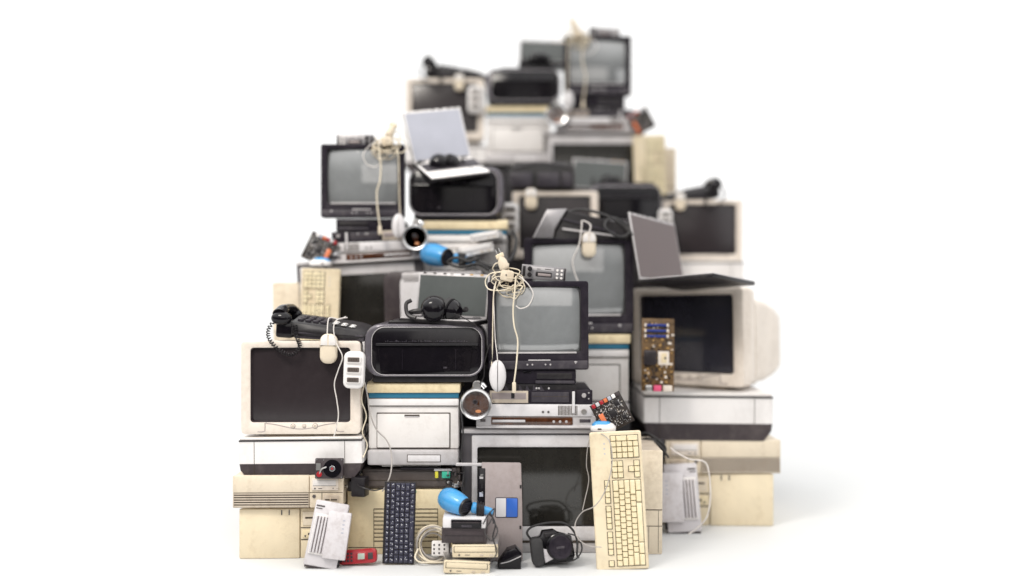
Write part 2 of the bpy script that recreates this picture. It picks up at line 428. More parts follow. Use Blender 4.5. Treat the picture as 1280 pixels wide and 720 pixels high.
def mfp_printer(W=.449, H=.148, D=.36):
    t = thing('flat_printer', 'printer'); t['group'] = 'white flat printers with a black base'
    sec = lambda y, i: [(-W / 2 + i, y, H * .93), (-W / 2 + i, y, H * .36), (-W / 2 + .016 + i, y, H * .30), (W / 2 - .016 - i, y, H * .30), (W / 2 - i, y, H * .36), (W / 2 - i, y, H * .93)]
    b = MB(); b.loft([sec(0, .004), sec(.006, 0), sec(D, 0)], whitep)
    for x in (-W / 2 + .056, W / 2 - .066): b.box(x, x + .0018, -.0008, .004, H * .33, H * .90, groove)
    b.build('body', whitep, t)
    sec = lambda y, i: [(-W / 2 + .002 + i, y, H * .36), (-W / 2 + .006 + i, y, H * .2), (-W / 2 + .03 + i, y, .0), (W / 2 - .03 - i, y, 0), (W / 2 - .006 - i, y, H * .2), (W / 2 - .002 - i, y, H * .36)]
    b = MB(); b.loft([sec(-.002, .004), sec(.004, 0), sec(D - .005, 0)], darkbrown); b.box(-W / 2 + .056, -W / 2 + .058, -.0035, .003, H * .05, H * .33, groove)
    b.build('base', darkbrown, t)
    b = MB(); b.box(-W / 2 + .001, W / 2 - .001, -.003, D - .002, H * .905, H * .94, black, bev=.002); b.build('lid_gap', black, t)
    b = MB(); b.box(-W / 2 + .004, W / 2 - .004, .001, D - .004, H * .935, H, offwhite, bev=.004); b.build('scanner_lid', offwhite, t)
    return t

def laser_printer(W=.338, H=.31, D=.33):
    t = thing('laser_printer', 'printer'); t['group'] = 'white laser printers with a blue stripe'
    z0 = .062
    b = MB(); b.box(-W / 2 + .004, W / 2 - .004, 0, D, z0, H * .80, offwhite, bev=.006); b.build('body', offwhite, t)
    b = MB(); b.box(-W / 2 + .004, W / 2 - .004, -.004, .02, H * .715, H * .80, whitep, bev=.003); b.box(-W / 2 + .006, W / 2 - .006, -.0046, .001, H * .708, H * .714, groove)
    b.build('upper_panel', whitep, t)
    b = MB(); b.box(-W / 2 + .036, W / 2 - .038, -.005, .003, z0 + .005, H * .62, offwhite, bev=.003)
    b.build('front_flap', offwhite, t)
    b = MB(); b.frame(W - .068, H * .62 - z0 + .002, .003, -W / 2 + .037, W / 2 - .037, .004, H * .62 - z0 - .002, .002, .002, .001, groove, bev=.0006, y=-.0022)
    o = b.build('seam', groove, t); o.location.z = z0 + .002
    b = MB(); b.box(-.033, .022, -.0065, -.003, H * .585, H * .61, groove, bev=.001); b.box(-.031, .020, -.008, -.004, H * .584, H * .592, silver, bev=.001); b.build('handle', groove, t)
    b = MB(); b.box(-W / 2 + .006, W / 2 - .004, -.003, D, H * .80, H * .87, teal, bev=.002); b.box(-W / 2 + .006, W / 2 - .004, -.0035, 0.01, H * .80, H * .808, groove); b.build('stripe', teal, t)
    b = MB()
    b.prism_yz([(-.010, H * .87), (-.010, H * .97), (.01, H * .995), (D, H), (D, H * .87)], -W / 2 - .002, W / 2 + .002, yellow, bev=.004); b.build('lid', yellow, t)
    b = MB(); b.box(-W / 2 + .002, W / 2 - .004, -.020, D, 0.004, z0 - .002, silver, bev=.007)
    b.box(-.02, W / 2 - .07, -.0215, -.018, .018, .042, silverl, bev=.002); b.box(-.022, W / 2 - .068, -.0208, -.018, .016, .044, groove)
    b.build('paper_tray', silver, t)
    return t

def black_printer(W=.44, H=.214, D=.33):
    t = thing('photo_printer', 'printer'); t['group'] = 'black photo printers'
    hb = .022
    b = MB(); b.box(-W * .43, W * .44, .02, D - .02, 0, hb + .01, black, bev=.004); b.build('base', black, t)
    hh = H - hb
    def P(w, h, y, r): return [(p[0], y, p[1]) for p in rrect(w, h, r, 9, 0, hb + hh / 2)]
    b = MB(); b.loft([P(W - .02, hh - .02, .012, .055), P(W, hh, .03, .06), P(W, hh, D - .03, .06), P(W - .04, hh - .04, D, .05)], slate2, cap0=False)
    b.build('housing', slate2, t)
    b = MB(); b.frame(W - .006, hh - .002, .058, -W / 2 + .030, W / 2 - .010, .006, hh - .011, .048, .03, .012, rimgrey, bev=.009, n=9, minner=gloss)
    # thin chrome lip
    L = [(p[0], -.0005, p[1]) for p in rrect(W - .040, hh - .018, .048, 9, .010, hh / 2 - .003)]
    b.tube(L, .0013, silver, seg=6, smooth=0, closed=True)
    o = b.build('front_rim', silver, t); o.location.z = hb
    b = MB(); b.prism_xz(rrect(W - .042, hh - .020, .047, 9, .010, hb + hh / 2 - .003), .001, .024, gloss, bev=.003)
    b.build('front_face', gloss, t)
    b = MB(); b.box(-W * .40, W * .45, -.012, .012, hb + hh * .585, hb + hh * .64, gloss, bev=.005)
    for k in range(40): b.box(-W * .32 + k * W * .68 / 40, -W * .32 + k * W * .68 / 40 + .003 + random.random() * .004, -.0008, .003, hb + hh * .655, hb + hh * .663 + random.random() * .006, slate2)
    b.build('control_panel', gloss, t)
    b = MB(); b.prism_xz([(-W * .36, hb + hh * .10), (W * .38, hb + hh * .10), (W * .40, hb + hh * .58), (-W * .38, hb + hh * .58)], -.003, .006, gloss, bev=.0015)
    b.box(-W * .18, -W * .177, -.004, -.002, hb + hh * .14, hb + hh * .52, slate); b.box(W * .26, W * .263, -.004, -.002, hb + hh * .14, hb + hh * .52, slate); b.box(W * .16, W * .19, -.004, -.002, hb + hh * .16, hb + hh * .19, slate2)
    b.build('output_tray', gloss, t)
    b = MB(); b.prism_xz(rrect(W * .70, .016, .007, 4, .02, H + .003), .03, D - .06, black, bev=.003); b.build('top_cover', black, t)
    return t

def black_tv(W=.37, H=.326, D=.36):
    t = thing('black_television', 'television'); t['group'] = 'black tube televisions'
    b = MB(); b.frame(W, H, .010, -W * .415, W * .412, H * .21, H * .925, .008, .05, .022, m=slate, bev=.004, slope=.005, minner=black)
    b.build('bezel', slate, t)
    b = MB()
    P = lambda w, h, y, r, dz=0: [(p[0], y, p[1]) for p in rrect(w, h, r, 5, 0, H / 2 + dz)]
    b.loft([P(W - .006, H - .006, .048, .01), P(W - .03, H - .035, .07, .01), P(W - .04, H - .05, .16, .02), P(W * .62, H * .62, D - .03, .03, -.01), P(W * .56, H * .56, D, .03, -.01)], slate, cap0=False)
    b.build('housing', slate, t)
    b = MB(); b.dome(-W * .418, W * .415, H * .205, H * .93, .027, .024, scr_grey); b.build('screen', scr_grey, t)
    b = MB(); b.box(-W * .40, W * .38, -.0025, .002, H * .185, H * .205, silver, bev=.0015); b.build('trim_strip', silver, t)
    b = MB(); b.box(-W * .49, W * .49, -.004, .01, .004, H * .105, slate2, bev=.003); b.box(-W * .1, W * .12, -.006, -.002, H * .105, H * .118, silver, bev=.001)
    b.build('control_panel', slate2, t)
    for dx in (-.04, -.022, .026, .044):
        b = MB(); b.cyl((dx, 0, H * .062), .0032, -.0065, -.003, silver); b.build('button', silver, t)
    b = MB(); b.box(W * .355, W * .385, -.0055, -.003, H * .085, H * .097, silver); b.box(W * .366, W * .374, -.006, -.003, H * .07, H * .1, silver); b.build('badge', silver, t)
    return t

def big_tv(W=.565, H=.453, D=.38):
    t = thing('silver_television', 'television'); t['group'] = 'big silver tube televisions'
    b = MB(); b.frame(W, H, .012, -W * .43, W * .475, .03, H * .955, .006, .06, .008, m=tvgrey, bev=.005); b.build('outer_frame', tvgrey, t)
    b = MB(); b.frame(W * .906, H * .885, .005, -W * .41, W * .40, H * .15, H * .78, .004, .02, .014, m=silverl, bev=.003, y=-.002, slope=.004, minner=black)
    o = b.build('screen_frame', silver, t); o.location = (W * .022, 0, .03 + H * .005)
    b = MB(); b.dome(-W * .39, W * .425, H * .20, H * .87, .012, .012, scr_green, 16); b.build('screen', scr_green, t)
    b = MB(); b.box(-W * .43, W * .47, -.01, .03, .0, H * .085, silver, bev=.006); b.box(-W * .42, W * .46, -.0112, -.005, H * .083, H * .10, groove, bev=.001); b.build('lower_panel', silver, t)
    b = MB(); b.box(-W / 2, W / 2, -.012, .06, H - .012, H + .004, silver, bev=.005); b.build('top_ledge', silver, t)
    b = MB()
    P = lambda w, h, y, r, dz=0: [(p[0], y, p[1]) for p in rrect(w, h, r, 5, 0, H / 2 + dz)]
    b.loft([P(W - .006, H - .014, .058, .01), P(W - .04, H - .05, .09, .02), P(W - .06, H - .07, .2, .02), P(W * .62, H * .62, D - .03, .03, -.02), P(W * .56, H * .56, D, .03, -.02)], tvgrey, cap0=False)
    b.build('housing', tvgrey, t)
    return t

def beige_case(W=.388, H=.238, D=.40, name_group='beige cases with slotted fronts'):
    t = thing('slotted_computer', 'computer'); t['group'] = name_group
    b = MB(); b.box(-W / 2 + .004, W / 2 - .004, .012, D, 0.002, H - .003, cream, bev=.004); b.build('case', cream, t)
    b = MB(); b.box(-W / 2, W / 2, 0, .02, 0, H, yellow, bev=.006)
    b.box(-W / 2 + .004, W / 2 - .004, -.0008, .002, H * .10, H * .112, groove)
    b.build('front_panel', yellow, t)
    b = MB()
    for k in range(9):
        z = H * .20 + k * H * .062
        b.box(-W * .25, W * .36, -.0012, .003, z, z + .0030, groove)
    b.box(-W * .25, -W * .245, -.0012, .003, H * .12, H * .70, groove); b.box(W * .355, W * .36, -.0012, .003, H * .12, H * .70, groove)
    b.build('vent_slots', groove, t)
    b = MB(); b.box(W * .10, W * .155, -.002, .003, H * .955, H * .985, greenp); b.box(W * .05, W * .07, -.002, .003, H * .955, H * .98, orange); b.build('badge', greenp, t)
    return t

def open_inkjet(W=.36, H=.10, D=.33):
    t = thing('inkjet_printer', 'printer')
    b = MB(); b.box(-W / 2, W / 2, .02, D, 0, H * .72, gunbrown, bev=.008)
    b.box(-W / 2 + .01, W / 2 - .05, .012, .022, .01, H * .62, gunbrown, bev=.003); b.box(-W / 2 + .02, W / 2 - .06, .0105, .014, H * .30, H * .33, groove); b.build('body', gunbrown, t)
    b = MB(); b.box(-W * .1, W / 2 - .07, .006, .06, H * .72, H * .78, slate2, bev=.002); b.box(-W / 2 + .02, W / 2 - .05, .05, D, H * .86, H * .98, black, bev=.004)
    b.cyl((0, .03, H * .83), .005, -W * .3, W * .3, steel, axis='x'); b.build('carriage_rail', black, t)
    for (x, m) in ((W * .25, yellowp), (W * .32, greenp)):
        b = MB(); b.box(x, x + (.012 if m is yellowp else .03), -.003, .03, H * .42, H * .66, m, bev=.002); b.build('ink_cartridge', m, t)
    b = MB(); b.box(W * .24, W * .42, -.001, .01, H * .68, H * .76, greyl, bev=.001); b.build('label_strip', greyl, t)
    b = MB()
    for k in range(22):
        x = W / 2 - .05 + random.random() * .05; z = random.random() * H * 1.0; y = -.01 + random.random() * .03
        b.box(x, x + .004 + random.random() * .014, y, y + .03, z, z + .003 + random.random() * .018, random.choice([darkbrown, black, gunbrown, darkbrown, steel]), bev=.001)
    b.build('gear_train', darkbrown, t)
    return t

KEYM = {}
def key_mesh(w, h, mat, body_h=.007, mark=None):
    k = (round(w, 4), round(h, 4), mat.name, mark)
    if k in KEYM: return KEYM[k]
    b = MB()
    b.loft([[(p[0], 0, p[1]) for p in rrect(w, h, .0015, 3)], [(p[0], -body_h * .7, p[1]) for p in rrect(w * .88, h * .88, .002, 3)],
            [(p[0], -body_h, p[1]) for p in rrect(w * .78, h * .78, .002, 3)], [(p[0], -body_h * .93, p[1]) for p in rrect(w * .55, h * .55, .002, 3)]], mat, cap0=False)
    if mark:
        rnd = random.Random(mark)
        for q in range(3):
            x = (rnd.random() - .6) * w * .35; z = (rnd.random() - .3) * h * .4
            if rnd.random() < .5: b.box(x, x + .0035, -body_h - .0006, -body_h + .0002, z, z + .001, markw)
            else: b.box(x, x + .001, -body_h - .0006, -body_h + .0002, z, z + .0035, markw)
    o = b.build('key', mat); me = o.data; bpy.data.objects.remove(o)
    KEYM[k] = me
    return me

def rows_full():
    """(u centre, v centre, width, height) in key units; v rises to the function row"""
    K = []
    # function row
    u = .5; K.append((u, 6.0, 1, .9))
    for g0 in (2, 6.5, 11):
        for k in range(4): K.append((g0 + .5 + k, 6.0, 1, .9))
    for r, first, lasts in ((4.5, 0, None), (3.5, 0, None), (2.5, 0, None), (1.5, 0, None)): pass
    for k in range(13): K.append((.5 + k, 4.5, 1, 1))
    K.append((14, 4.5, 2, 1))
    K.append((.75, 3.5, 1.5, 1))
    for k in range(12): K.append((2 + k, 3.5, 1, 1))
    K.append((.9, 2.5, 1.8, 1))
    for k in range(11): K.append((2.3 + k, 2.5, 1, 1))
    K.append((14.25, 3.5, 1.5, 1)); K.append((13.9, 2.5, 2.2, 1))
    K.append((1.15, 1.5, 2.3, 1))
    for k in range(10): K.append((2.8 + k, 1.5, 1, 1))
    K.append((13.65, 1.5, 2.7, 1))
    for (c, wd) in ((1.0, 2.0), (3.0, 2.0), (7.5, 7.0), (12.0, 2.0), (14.0, 2.0)): K.append((c, .5, wd, 1))
    # navigation block
    for a in range(3):
        K.append((15.9 + a, 4.5, 1, 1)); K.append((15.9 + a, 3.5, 1, 1)); K.append((15.9 + a, .5, 1, 1))
    K.append((16.9, 1.5, 1, 1))
    # number pad
    for a in range(4): K.append((19.4 + a, 4.5, 1, 1))
    for a in range(3):
        for v in (3.5, 2.5, 1.5): K.append((19.4 + a, v, 1, 1))
    K.append((22.4, 3.0, 1, 2)); K.append((22.4, 1.0, 1, 2)); K.append((19.9, .5, 2, 1)); K.append((21.4, .5, 1, 1))
    return K

def keyboard(individual=True):
    """full size keyboard standing on its left end: number pad on top, function keys on the left"""
    t = thing('keyboard', 'keyboard'); t['group'] = 'long cream keyboards on end'
    U = .0196; L = U * 24.3; Wd = .182
    b = MB()
    b.loft([[(p[0], y, p[1]) for p in rrect(Wd - i * 2, L - i * 2, .008, 4, 0, L / 2)] for (i, y) in ((.004, 0.0), (.0, .004), (0, .018), (.004, .024))], cream)
    b.build('body', keycream, t)
    xr = Wd / 2 - .012
    b = MB(); 
    for (u0, u1, v0, v1) in ((0, 1, 5.52, 6.48), (2, 6, 5.52, 6.48), (6.5, 10.5, 5.52, 6.48), (11, 15, 5.52, 6.48), (0, 15, 0, 5.02), (15.4, 18.4, 3, 5.02), (15.4, 18.4, 0, 1.02), (16.4, 17.4, 1, 2.02), (18.9, 22.92, 0, 5.02)):
        b.box(xr - v1 * U - .001, xr - v0 * U + .001, -.0006, .002, .012 + u0 * U - .001, .012 + u1 * U + .001, groove)
    b.build('key_bed', groove, t)
    K = rows_full()
    if individual:
        for (u, v, w_, h_) in K:
            me = key_mesh(h_ * U - .0012, w_ * U - .0012, keycream)
            o = bpy.data.objects.new('key', me); COL.objects.link(o); o.parent = t
            o.location = (xr - v * U, 0, .012 + u * U)
    else:
        b = MB()
        for (u, v, w_, h_) in K:
            x = xr - v * U; z = .012 + u * U
            b.box(x - h_ * U / 2 + .001, x + h_ * U / 2 - .001, -.007, 0, z - w_ * U / 2 + .001, z + w_ * U / 2 - .001, keycream, bev=.0015, seg=1)
        b.build('keys', keycream, t)
    b = MB()
    for k in range(3): b.box(xr - 6.3 * U, xr - 6.2 * U + .004, -.0012, .001, .012 + (19.6 + k * .9) * U, .012 + (19.9 + k * .9) * U, greyl)
    b.build('indicator_lights', greyl, t)
    return t

def notebook_keyboard():
    t = thing('notebook_keyboard', 'keyboard')
    U = .0186; n = 15; L = U * n + .008; Wd = .112; V = .0172
    b = MB(); b.box(-Wd / 2, Wd / 2, 0, .006, 0, L, black, bev=.002); b.build('tray', black, t)
    for r in range(6):
        u = 0
        while u < n - .01 and len(KEYM) >= 0:
            w_ = 1.0
            if r == 5 and u > 3.5 and u < 4.6: w_ = 5.0
            if r in (2, 3, 4) and u == 0: w_ = 1.5
            if u + w_ > n: w_ = n - u
            if n - (u + w_) < .8: w_ = n - u
            hh = V * (.75 if r == 0 else 1)
            me = key_mesh(hh - .0016, w_ * U - .0016, navy, .004, mark=random.randint(1, 14))
            o = bpy.data.objects.new('key', me); COL.objects.link(o); o.parent = t
            o.location = (-Wd / 2 + .007 + V * (r + .4), 0, .004 + (u + w_ / 2) * U)
            u += w_
    return t

def mouse(body=cream2, cat='mouse', grp='ivory mice hanging by their cables', btn=offwhite):
    """seen from above: nose up, back facing -y"""
    t = thing('computer_mouse', cat); t['group'] = grp
    L, Wd, T = .108, .062, .034
    def ring(y, k):
        return [(p[0] * 1, y, p[1]) for p in rrect(Wd * k, L * (k * .9 + .1) if k < 1 else L, Wd * .42 * k, 8, 0, L / 2)]
    b = MB(); b.loft([ring(T, .86), ring(T - .004, .96), ring(.014, 1.0), ring(.007, .95), ring(.002, .8), ring(0.0, .55)], body); b.build('shell', body, t)
    for s in (-1, 1):
        b = MB(); pts = [(s * .002, L * .62), (s * .027, L * .62), (s * .026, L * .86), (s * .016, L * .955), (s * .002, L * .97)]
        b.prism_xz(pts, -.001, .010, btn, bev=.002); b.build('button', btn, t)
    b = MB(); b.box(-.030, .030, -.0005, .003, L * .595, L * .607, groove); b.build('seam', groove, t)
    return t

def oval_mouse():
    t = thing('oval_mouse', 'mouse'); t['group'] = 'oval silver mice with a black stripe'
    b = MB(); b.ell((0, .018, .058), .031, .02, .058, silverl, 28); b.build('shell', silverl, t)
    b = MB(); b.ell((0, .0175, .058), .0028, .0215, .0595, black, 24); b.build('centre_stripe', black, t)
    return t

def power_strip():
    t = thing('power_strip', 'power strip'); t['group'] = 'white power strips with three sockets'
    L, Wd = .132, .074
    b = MB(); b.loft([[(p[0], y, p[1]) for p in rrect(Wd - 2 * i, L - 2 * i, .022, 7, 0, L / 2)] for (i, y) in ((.008, 0), (.002, .004), (0, .010), (0, .034), (.004, .038))], whitep); b.build('body', whitep, t)
    for k in range(3):
        b = MB(); z = .032 + k * .036
        b.loft([[(p[0], y, p[1]) for p in rrect(.054 - 2 * i, .027 - 2 * i, .006, 5, 0, z)] for (i, y) in ((.0, .002), (.0, -.004), (.002, -.006))], offwhite)
        o = b.build('socket_cover', offwhite, t)
        b = MB(); b.prism_xz(rrect(.042, .016, .003, 4, 0, z), -.0075, -.004, gunbrown, bev=.001)
        for q in range(5): b.box(-.014 + q * .006, -.0115 + q * .006, -.0082, -.006, z - .004, z + .004, groove)
        b.build('socket', slate2, o)
    return t

def desk_phone():
    t = thing('desk_telephone', 'telephone'); t['group'] = 'black desk telephones'
    W = .30
    M = Matrix.Identity(4)
    # body wedge, sloping towards the right front
    b = MB()
    def sec(x, h0, h1, d0, d1): return [(x, d0, h0), (x, d0 - .004, h0 + .012), (x, d0 + .004, h1 - .006), (x, d0 + .012, h1), (x, d1, h1 + .022), (x, d1 + .004, h1 + .01), (x, d1, h0)]
    b.loft([sec(-.10, .012, .062, .0, .17), sec(.00, .012, .054, -.004, .175), sec(.13, .010, .042, -.004, .175), sec(.165, .008, .034, .01, .165), sec(.178, .008, .026, .03, .14)], black)
    b.build('body', black, t)
    b = MB(); b.box(-.09, .165, .002, .16, .0, .016, slate2, bev=.005); b.box(-.09, .16, -.006, -.001, .018, .024, slate2, bev=.001); b.build('base_plate', slate2, t)
    # keys on the sloping face
    for r in range(3):
        for c in range(4):
            b = MB(); x = -.075 + c * .028 + r * .004; y = .035 + r * .035; z = .0655 - c * .0022 + r * .0045
            b.box(x - .010, x + .010, y - .010, y + .010, z - .004, z + .007, slate2, bev=.003); b.build('key', slate2, t)
    for (x, y) in ((.055, .03), (.085, .03), (.055, .06), (.085, .06), (.115, .035), (.115, .065)):
        b = MB(); b.ell((x, y, .059 - (x - .055) * .16 + (y - .03) * .12), .013, .009, .006, steel if random.random() < .7 else slate2, 12); b.build('key', steel, t)
    # cradle + handset at the left
    b = MB(); b.box(-.158, -.095, .0, .17, .0, .062, black, bev=.010); b.box(-.152, -.10, -.003, .002, .01, .052, gloss, bev=.003); b.build('cradle', black, t)
    b = MB()
    pts = [(-.146, .004, .082), (-.143, .03, .098), (-.140, .06, .103), (-.137, .10, .104), (-.134, .14, .100), (-.132, .165, .088)]
    def rad(u): return .027 - .010 * math.sin(PI * u)
    b.tube(pts, rad, gloss, seg=18, smooth=6)
    b.ell((-.138, .002, .070), .038, .026, .026, gloss, 22); b.ell((-.130, .165, .080), .034, .028, .026, gloss, 20)
    b.build('handset', gloss, t)
    # coiled cord: drops over the edge in front and returns
    P = []; N = 520; turns = 34
    base = catmull([(-.155, -.002, .070), (-.178, -.012, .034), (-.176, -.020, .0), (-.150, -.026, -.030), (-.115, -.028, -.052), (-.085, -.028, -.056), (-.062, -.024, -.030), (-.070, -.018, -.004), (-.082, -.010, .02), (-.088, -.004, .05)], 40)
    for i in range(N):
        u = i / (N - 1) * (len(base) - 1); k = int(u); q = base[k].lerp(base[min(k + 1, len(base) - 1)], u - k)
        tg = (base[min(k + 1, len(base) - 1)] - base[max(k - 1, 0)]).normalized(); a = tg.cross(Vector((0, 1, 0))); a.normalize(); c = tg.cross(a)
        th = 2 * PI * turns * i / N
        P.append(q + (a * math.cos(th) + c * math.sin(th)) * .0062)
    b = MB(); b.tube(P, .0021, black, seg=5, smooth=0); b.build('coiled_cord', black, t)
    return t

def hard_disk():
    t = thing('hard_disk', 'hard disk')
    b = MB(); b.box(-.05, .05, 0, .022, 0, .072, darkbrown, bev=.003); b.build('casting', darkbrown, t)
    b = MB(); b.cyl((.012, 0, .036), .032, -.003, .002, gloss, 36, bev=.001); b.build('platter', gloss, t)
    b = MB(); b.cyl((.012, 0, .036), .0105, -.006, -.002, chrome, 24, bev=.001); b.cyl((.012, 0, .036), .004, -.0075, -.005, redp); b.build('spindle', chrome, t)
    b = MB(); b.tube([(-.034, -.002, .016), (-.026, -.005, .034), (-.008, -.006, .042)], .003, steel); b.cyl((-.034, 0, .016), .010, -.005, .001, redp, bev=.001); b.build('actuator_arm', steel, t)
    b = MB()
    for (x, z) in ((-.045, .067), (.045, .067), (-.045, .006), (.045, .006), (-.02, .066)): b.cyl((x, 0, z), .0025, -.0015, .001, chrome)
    b.box(-.046, -.03, -.001, .001, .03, .055, steel); b.build('screws', chrome, t)
    return t

def ribbed_router():
    """white network box leaning: ribbed panel on the left, smooth cover on the right"""
    t = thing('network_router', 'router'); t['group'] = 'white routers with ribbed fronts'
    W, H = .118, .225
    b = MB(); b.box(-W / 2, W / 2, .006, .036, 0, H, lilac, bev=.006)
    b.box(W / 2 - .006, W / 2 + .006, .01, .034, .01, H - .03, black, bev=.003); b.box(-W / 2 + .004, W / 2, .012, .034, -.007, .003, darkbrown, bev=.002)
    b.build('case', lilac, t)
    b = MB(); b.box(-W / 2 + .009, W / 2 - .046, -.002, .008, .040, H - .046, offwhite, bev=.003)
    for k in range(5):
        x = -W / 2 + .013 + k * .0112; b.box(x, x + .0070, -.011, 0, .047, H - .054, lilac, bev=.0018)
        b.box(x + .0072, x + .011, -.0028, 0, .047, H - .054, taupe)
    b.build('ribbed_panel', offwhite, t)
    b = MB(); b.box(-W / 2 + .006, -W / 2 + .035, .0045, .007, H - .022, H - .017, markd); b.box(-W / 2 + .006, -W / 2 + .028, .0045, .007, H - .03, H - .027, markd); b.build('printed_marks', markd, t)
    M = Matrix.Translation((W * .34, 0, .035)) @ Matrix.Rotation(R(-3), 4, 'Y')
    b = MB(); b.box(-.036, .044, -.018, .006, 0, H * .72, lilac, bev=.004, M=M)
    for k in range(4): b.box(.018, .026, -.019, -.017, .09 + k * .014, .094 + k * .014, lcdb, M=M)
    b.build('side_cover', whitep, t)
    return t

def red_phone():
    t = thing('cordless_phone', 'telephone')
    # lies on its side: antenna end to the right
    b = MB(); b.prism_xz(rrect(.135, .05, .014, 6, 0, .026), 0, .03, redp, bev=.005); b.build('body', redp, t)
    b = MB(); b.prism_xz(rrect(.034, .028, .004, 4, .014, .026), -.003, .002, redp, bev=.001); b.prism_xz(rrect(.024, .020, .002, 4, .014, .026), -.0045, 0, lcdl, bev=.0005); b.build('display', lcdl, t)
    for c in range(4):
        for r in range(3):
            b = MB(); b.box(-.060 + c * .012, -.053 + c * .012, -.003, .001, .010 + r * .012, .017 + r * .012, slate2, bev=.001); b.build('key', slate2, t)
    b = MB(); b.box(.037, .055, -.0015, .001, .014, .037, darkbrown, bev=.001); b.build('earpiece', darkbrown, t)
    return t

def adapter(col=black):
    t = thing('power_adapter', 'power adapter'); 
    b = MB(); b.box(-.027, .027, 0, .045, 0, .07, col, bev=.005); b.build('body', col, t)
    b = MB(); b.box(-.044, -.026, .012, .034, .016, .052, col, bev=.004); b.build('plug_face', col, t)
    b = MB(); 
    for y in (.016, .028): b.box(-.062, -.043, y, y + .003, .030, .036, steel)
    b.build('prongs', steel, t)
    return t

def optical_drive(front=cream, body=steel, grp='cream disc drives'):
    t = thing('disc_drive', 'disc drive'); t['group'] = grp
    W, H = .158, .044
    b = MB(); b.box(-W / 2 + .002, W / 2 - .002, .004, .19, .001, H - .001, body, bev=.002); b.build('case', body, t)
    b = MB(); b.box(-W / 2, W / 2, -.003, .006, 0, H, front, bev=.003); b.build('front_panel', front, t)
    b = MB(); b.box(-W / 2 + .008, W / 2 - .010, -.0055, -.002, H * .44, H * .84, front, bev=.002)
    b.box(-W / 2 + .007, W / 2 - .009, -.0036, -.002, H * .40, H * .44, groove); b.box(-W / 2 + .007, W / 2 - .009, -.0036, -.002, H * .84, H * .87, groove)
    b.box(-W / 2 + .0055, -W / 2 + .0075, -.0036, -.002, H * .40, H * .87, groove); b.box(W / 2 - .0095, W / 2 - .0075, -.0036, -.002, H * .40, H * .87, groove); b.build('tray', front, t)
    b = MB(); b.cyl((-W / 2 + .024, 0, H * .2), .0032, -.005, -.002, markd, 12); b.build('headphone_jack', markd, t)
    b = MB(); b.box(W / 2 - .03, W / 2 - .016, -.006, -.002, H * .13, H * .26, beige, bev=.001); b.box(W / 2 - .062, W / 2 - .05, -.006, -.002, H * .13, H * .26, beige, bev=.001)
    b.build('button', beige, t)
    b = MB(); b.box(-.035, -.018, -.0036, -.002, H * .17, H * .22, markd); b.build('printed_marks', markd, t)
    return t

def floppy_stack():
    t = thing('tape_drive', 'disc drive')
    W = .155
    b = MB(); b.box(-W / 2, W / 2, 0, .17, 0, .052, darkbrown, bev=.002); b.box(-W / 2 + .01, W / 2 - .01, -.003, .003, .006, .043, darkbrown, bev=.002); b.box(-W / 2 + .012, W / 2 - .012, -.0036, -.001, .026, .028, black); b.build('case', darkbrown, t)
    b = MB(); b.box(-W / 2 + .003, W / 2 - .003, .001, .165, .052, .088, silverl, bev=.003); b.build('upper_case', silverl, t)
    b = MB(); b.box(-W / 2 + .032, W / 2 - .018, -.005, .003, .053, .082, gloss, bev=.002); b.box(-W / 2 + .038, W / 2 - .024, -.006, -.003, .072, .075, darkbrown); b.build('slot_cover', gloss, t)
    b = MB(); b.prism_xz(rrect(.036, .007, .003, 4, .008, .061), -.008, -.003, slate2, bev=.001); b.build('eject_button', slate2, t)
    return t

def hair_dryer():
    """barrel points left and away, handle folded to the right"""
    t = thing('hair_dryer', 'hair dryer'); t['group'] = 'blue hair dryers'
    b = MB(); prof = [(.010, -.088), (.026, -.086), (.040, -.076), (.049, -.055), (.0515, -.03), (.050, -.005), (.045, .025), (.040, .048), (.036, .052)]
    M = Matrix.Translation((-.018, .055, .052)) @ Matrix.Rotation(R(-38), 4, 'Z') @ Matrix.Rotation(R(10), 4, 'Y')
    b.lathe(prof, bluep, 36, 'x', M=M); b.build('barrel', bluep, t)
    b = MB(); b.lathe([(.036, .049), (.040, .051), (.038, .060), (.033, .061), (.032, .054), (.001, .054)], black, 28, 'x', M=M)
    for k in range(5): b.box(.054, .060, -.026, .026, -.020 + k * .009, -.016 + k * .009, slate2, M=M)
    b.build('grille', black, t)
    b = MB(); b.lathe([(.020, 0), (.024, .004), (.024, .02), (.019, .05), (.017, .085), (.012, .096), (.004, .098)], bluep, 20, 'x', M=Matrix.Translation((.050, .045, .040)) @ Matrix.Rotation(R(10), 4, 'Y')); b.build('handle', bluep, t)
    P = []
    for i in range(150):
        a = i / 149; th = a * 2 * PI * 6; x = .072 + .035 * a
        P.append((x + .006 * math.sin(th * .5), .044 + .029 * math.cos(th), .036 + .029 * math.sin(th) - .006 * a))
    P += [(.125, .03, .02), (.145, .02, .006), (.15, .0, -.015)]
    b = MB(); b.tube(P, .0032, black, seg=6, smooth=0); b.build('power_cord', black, t)
    return t

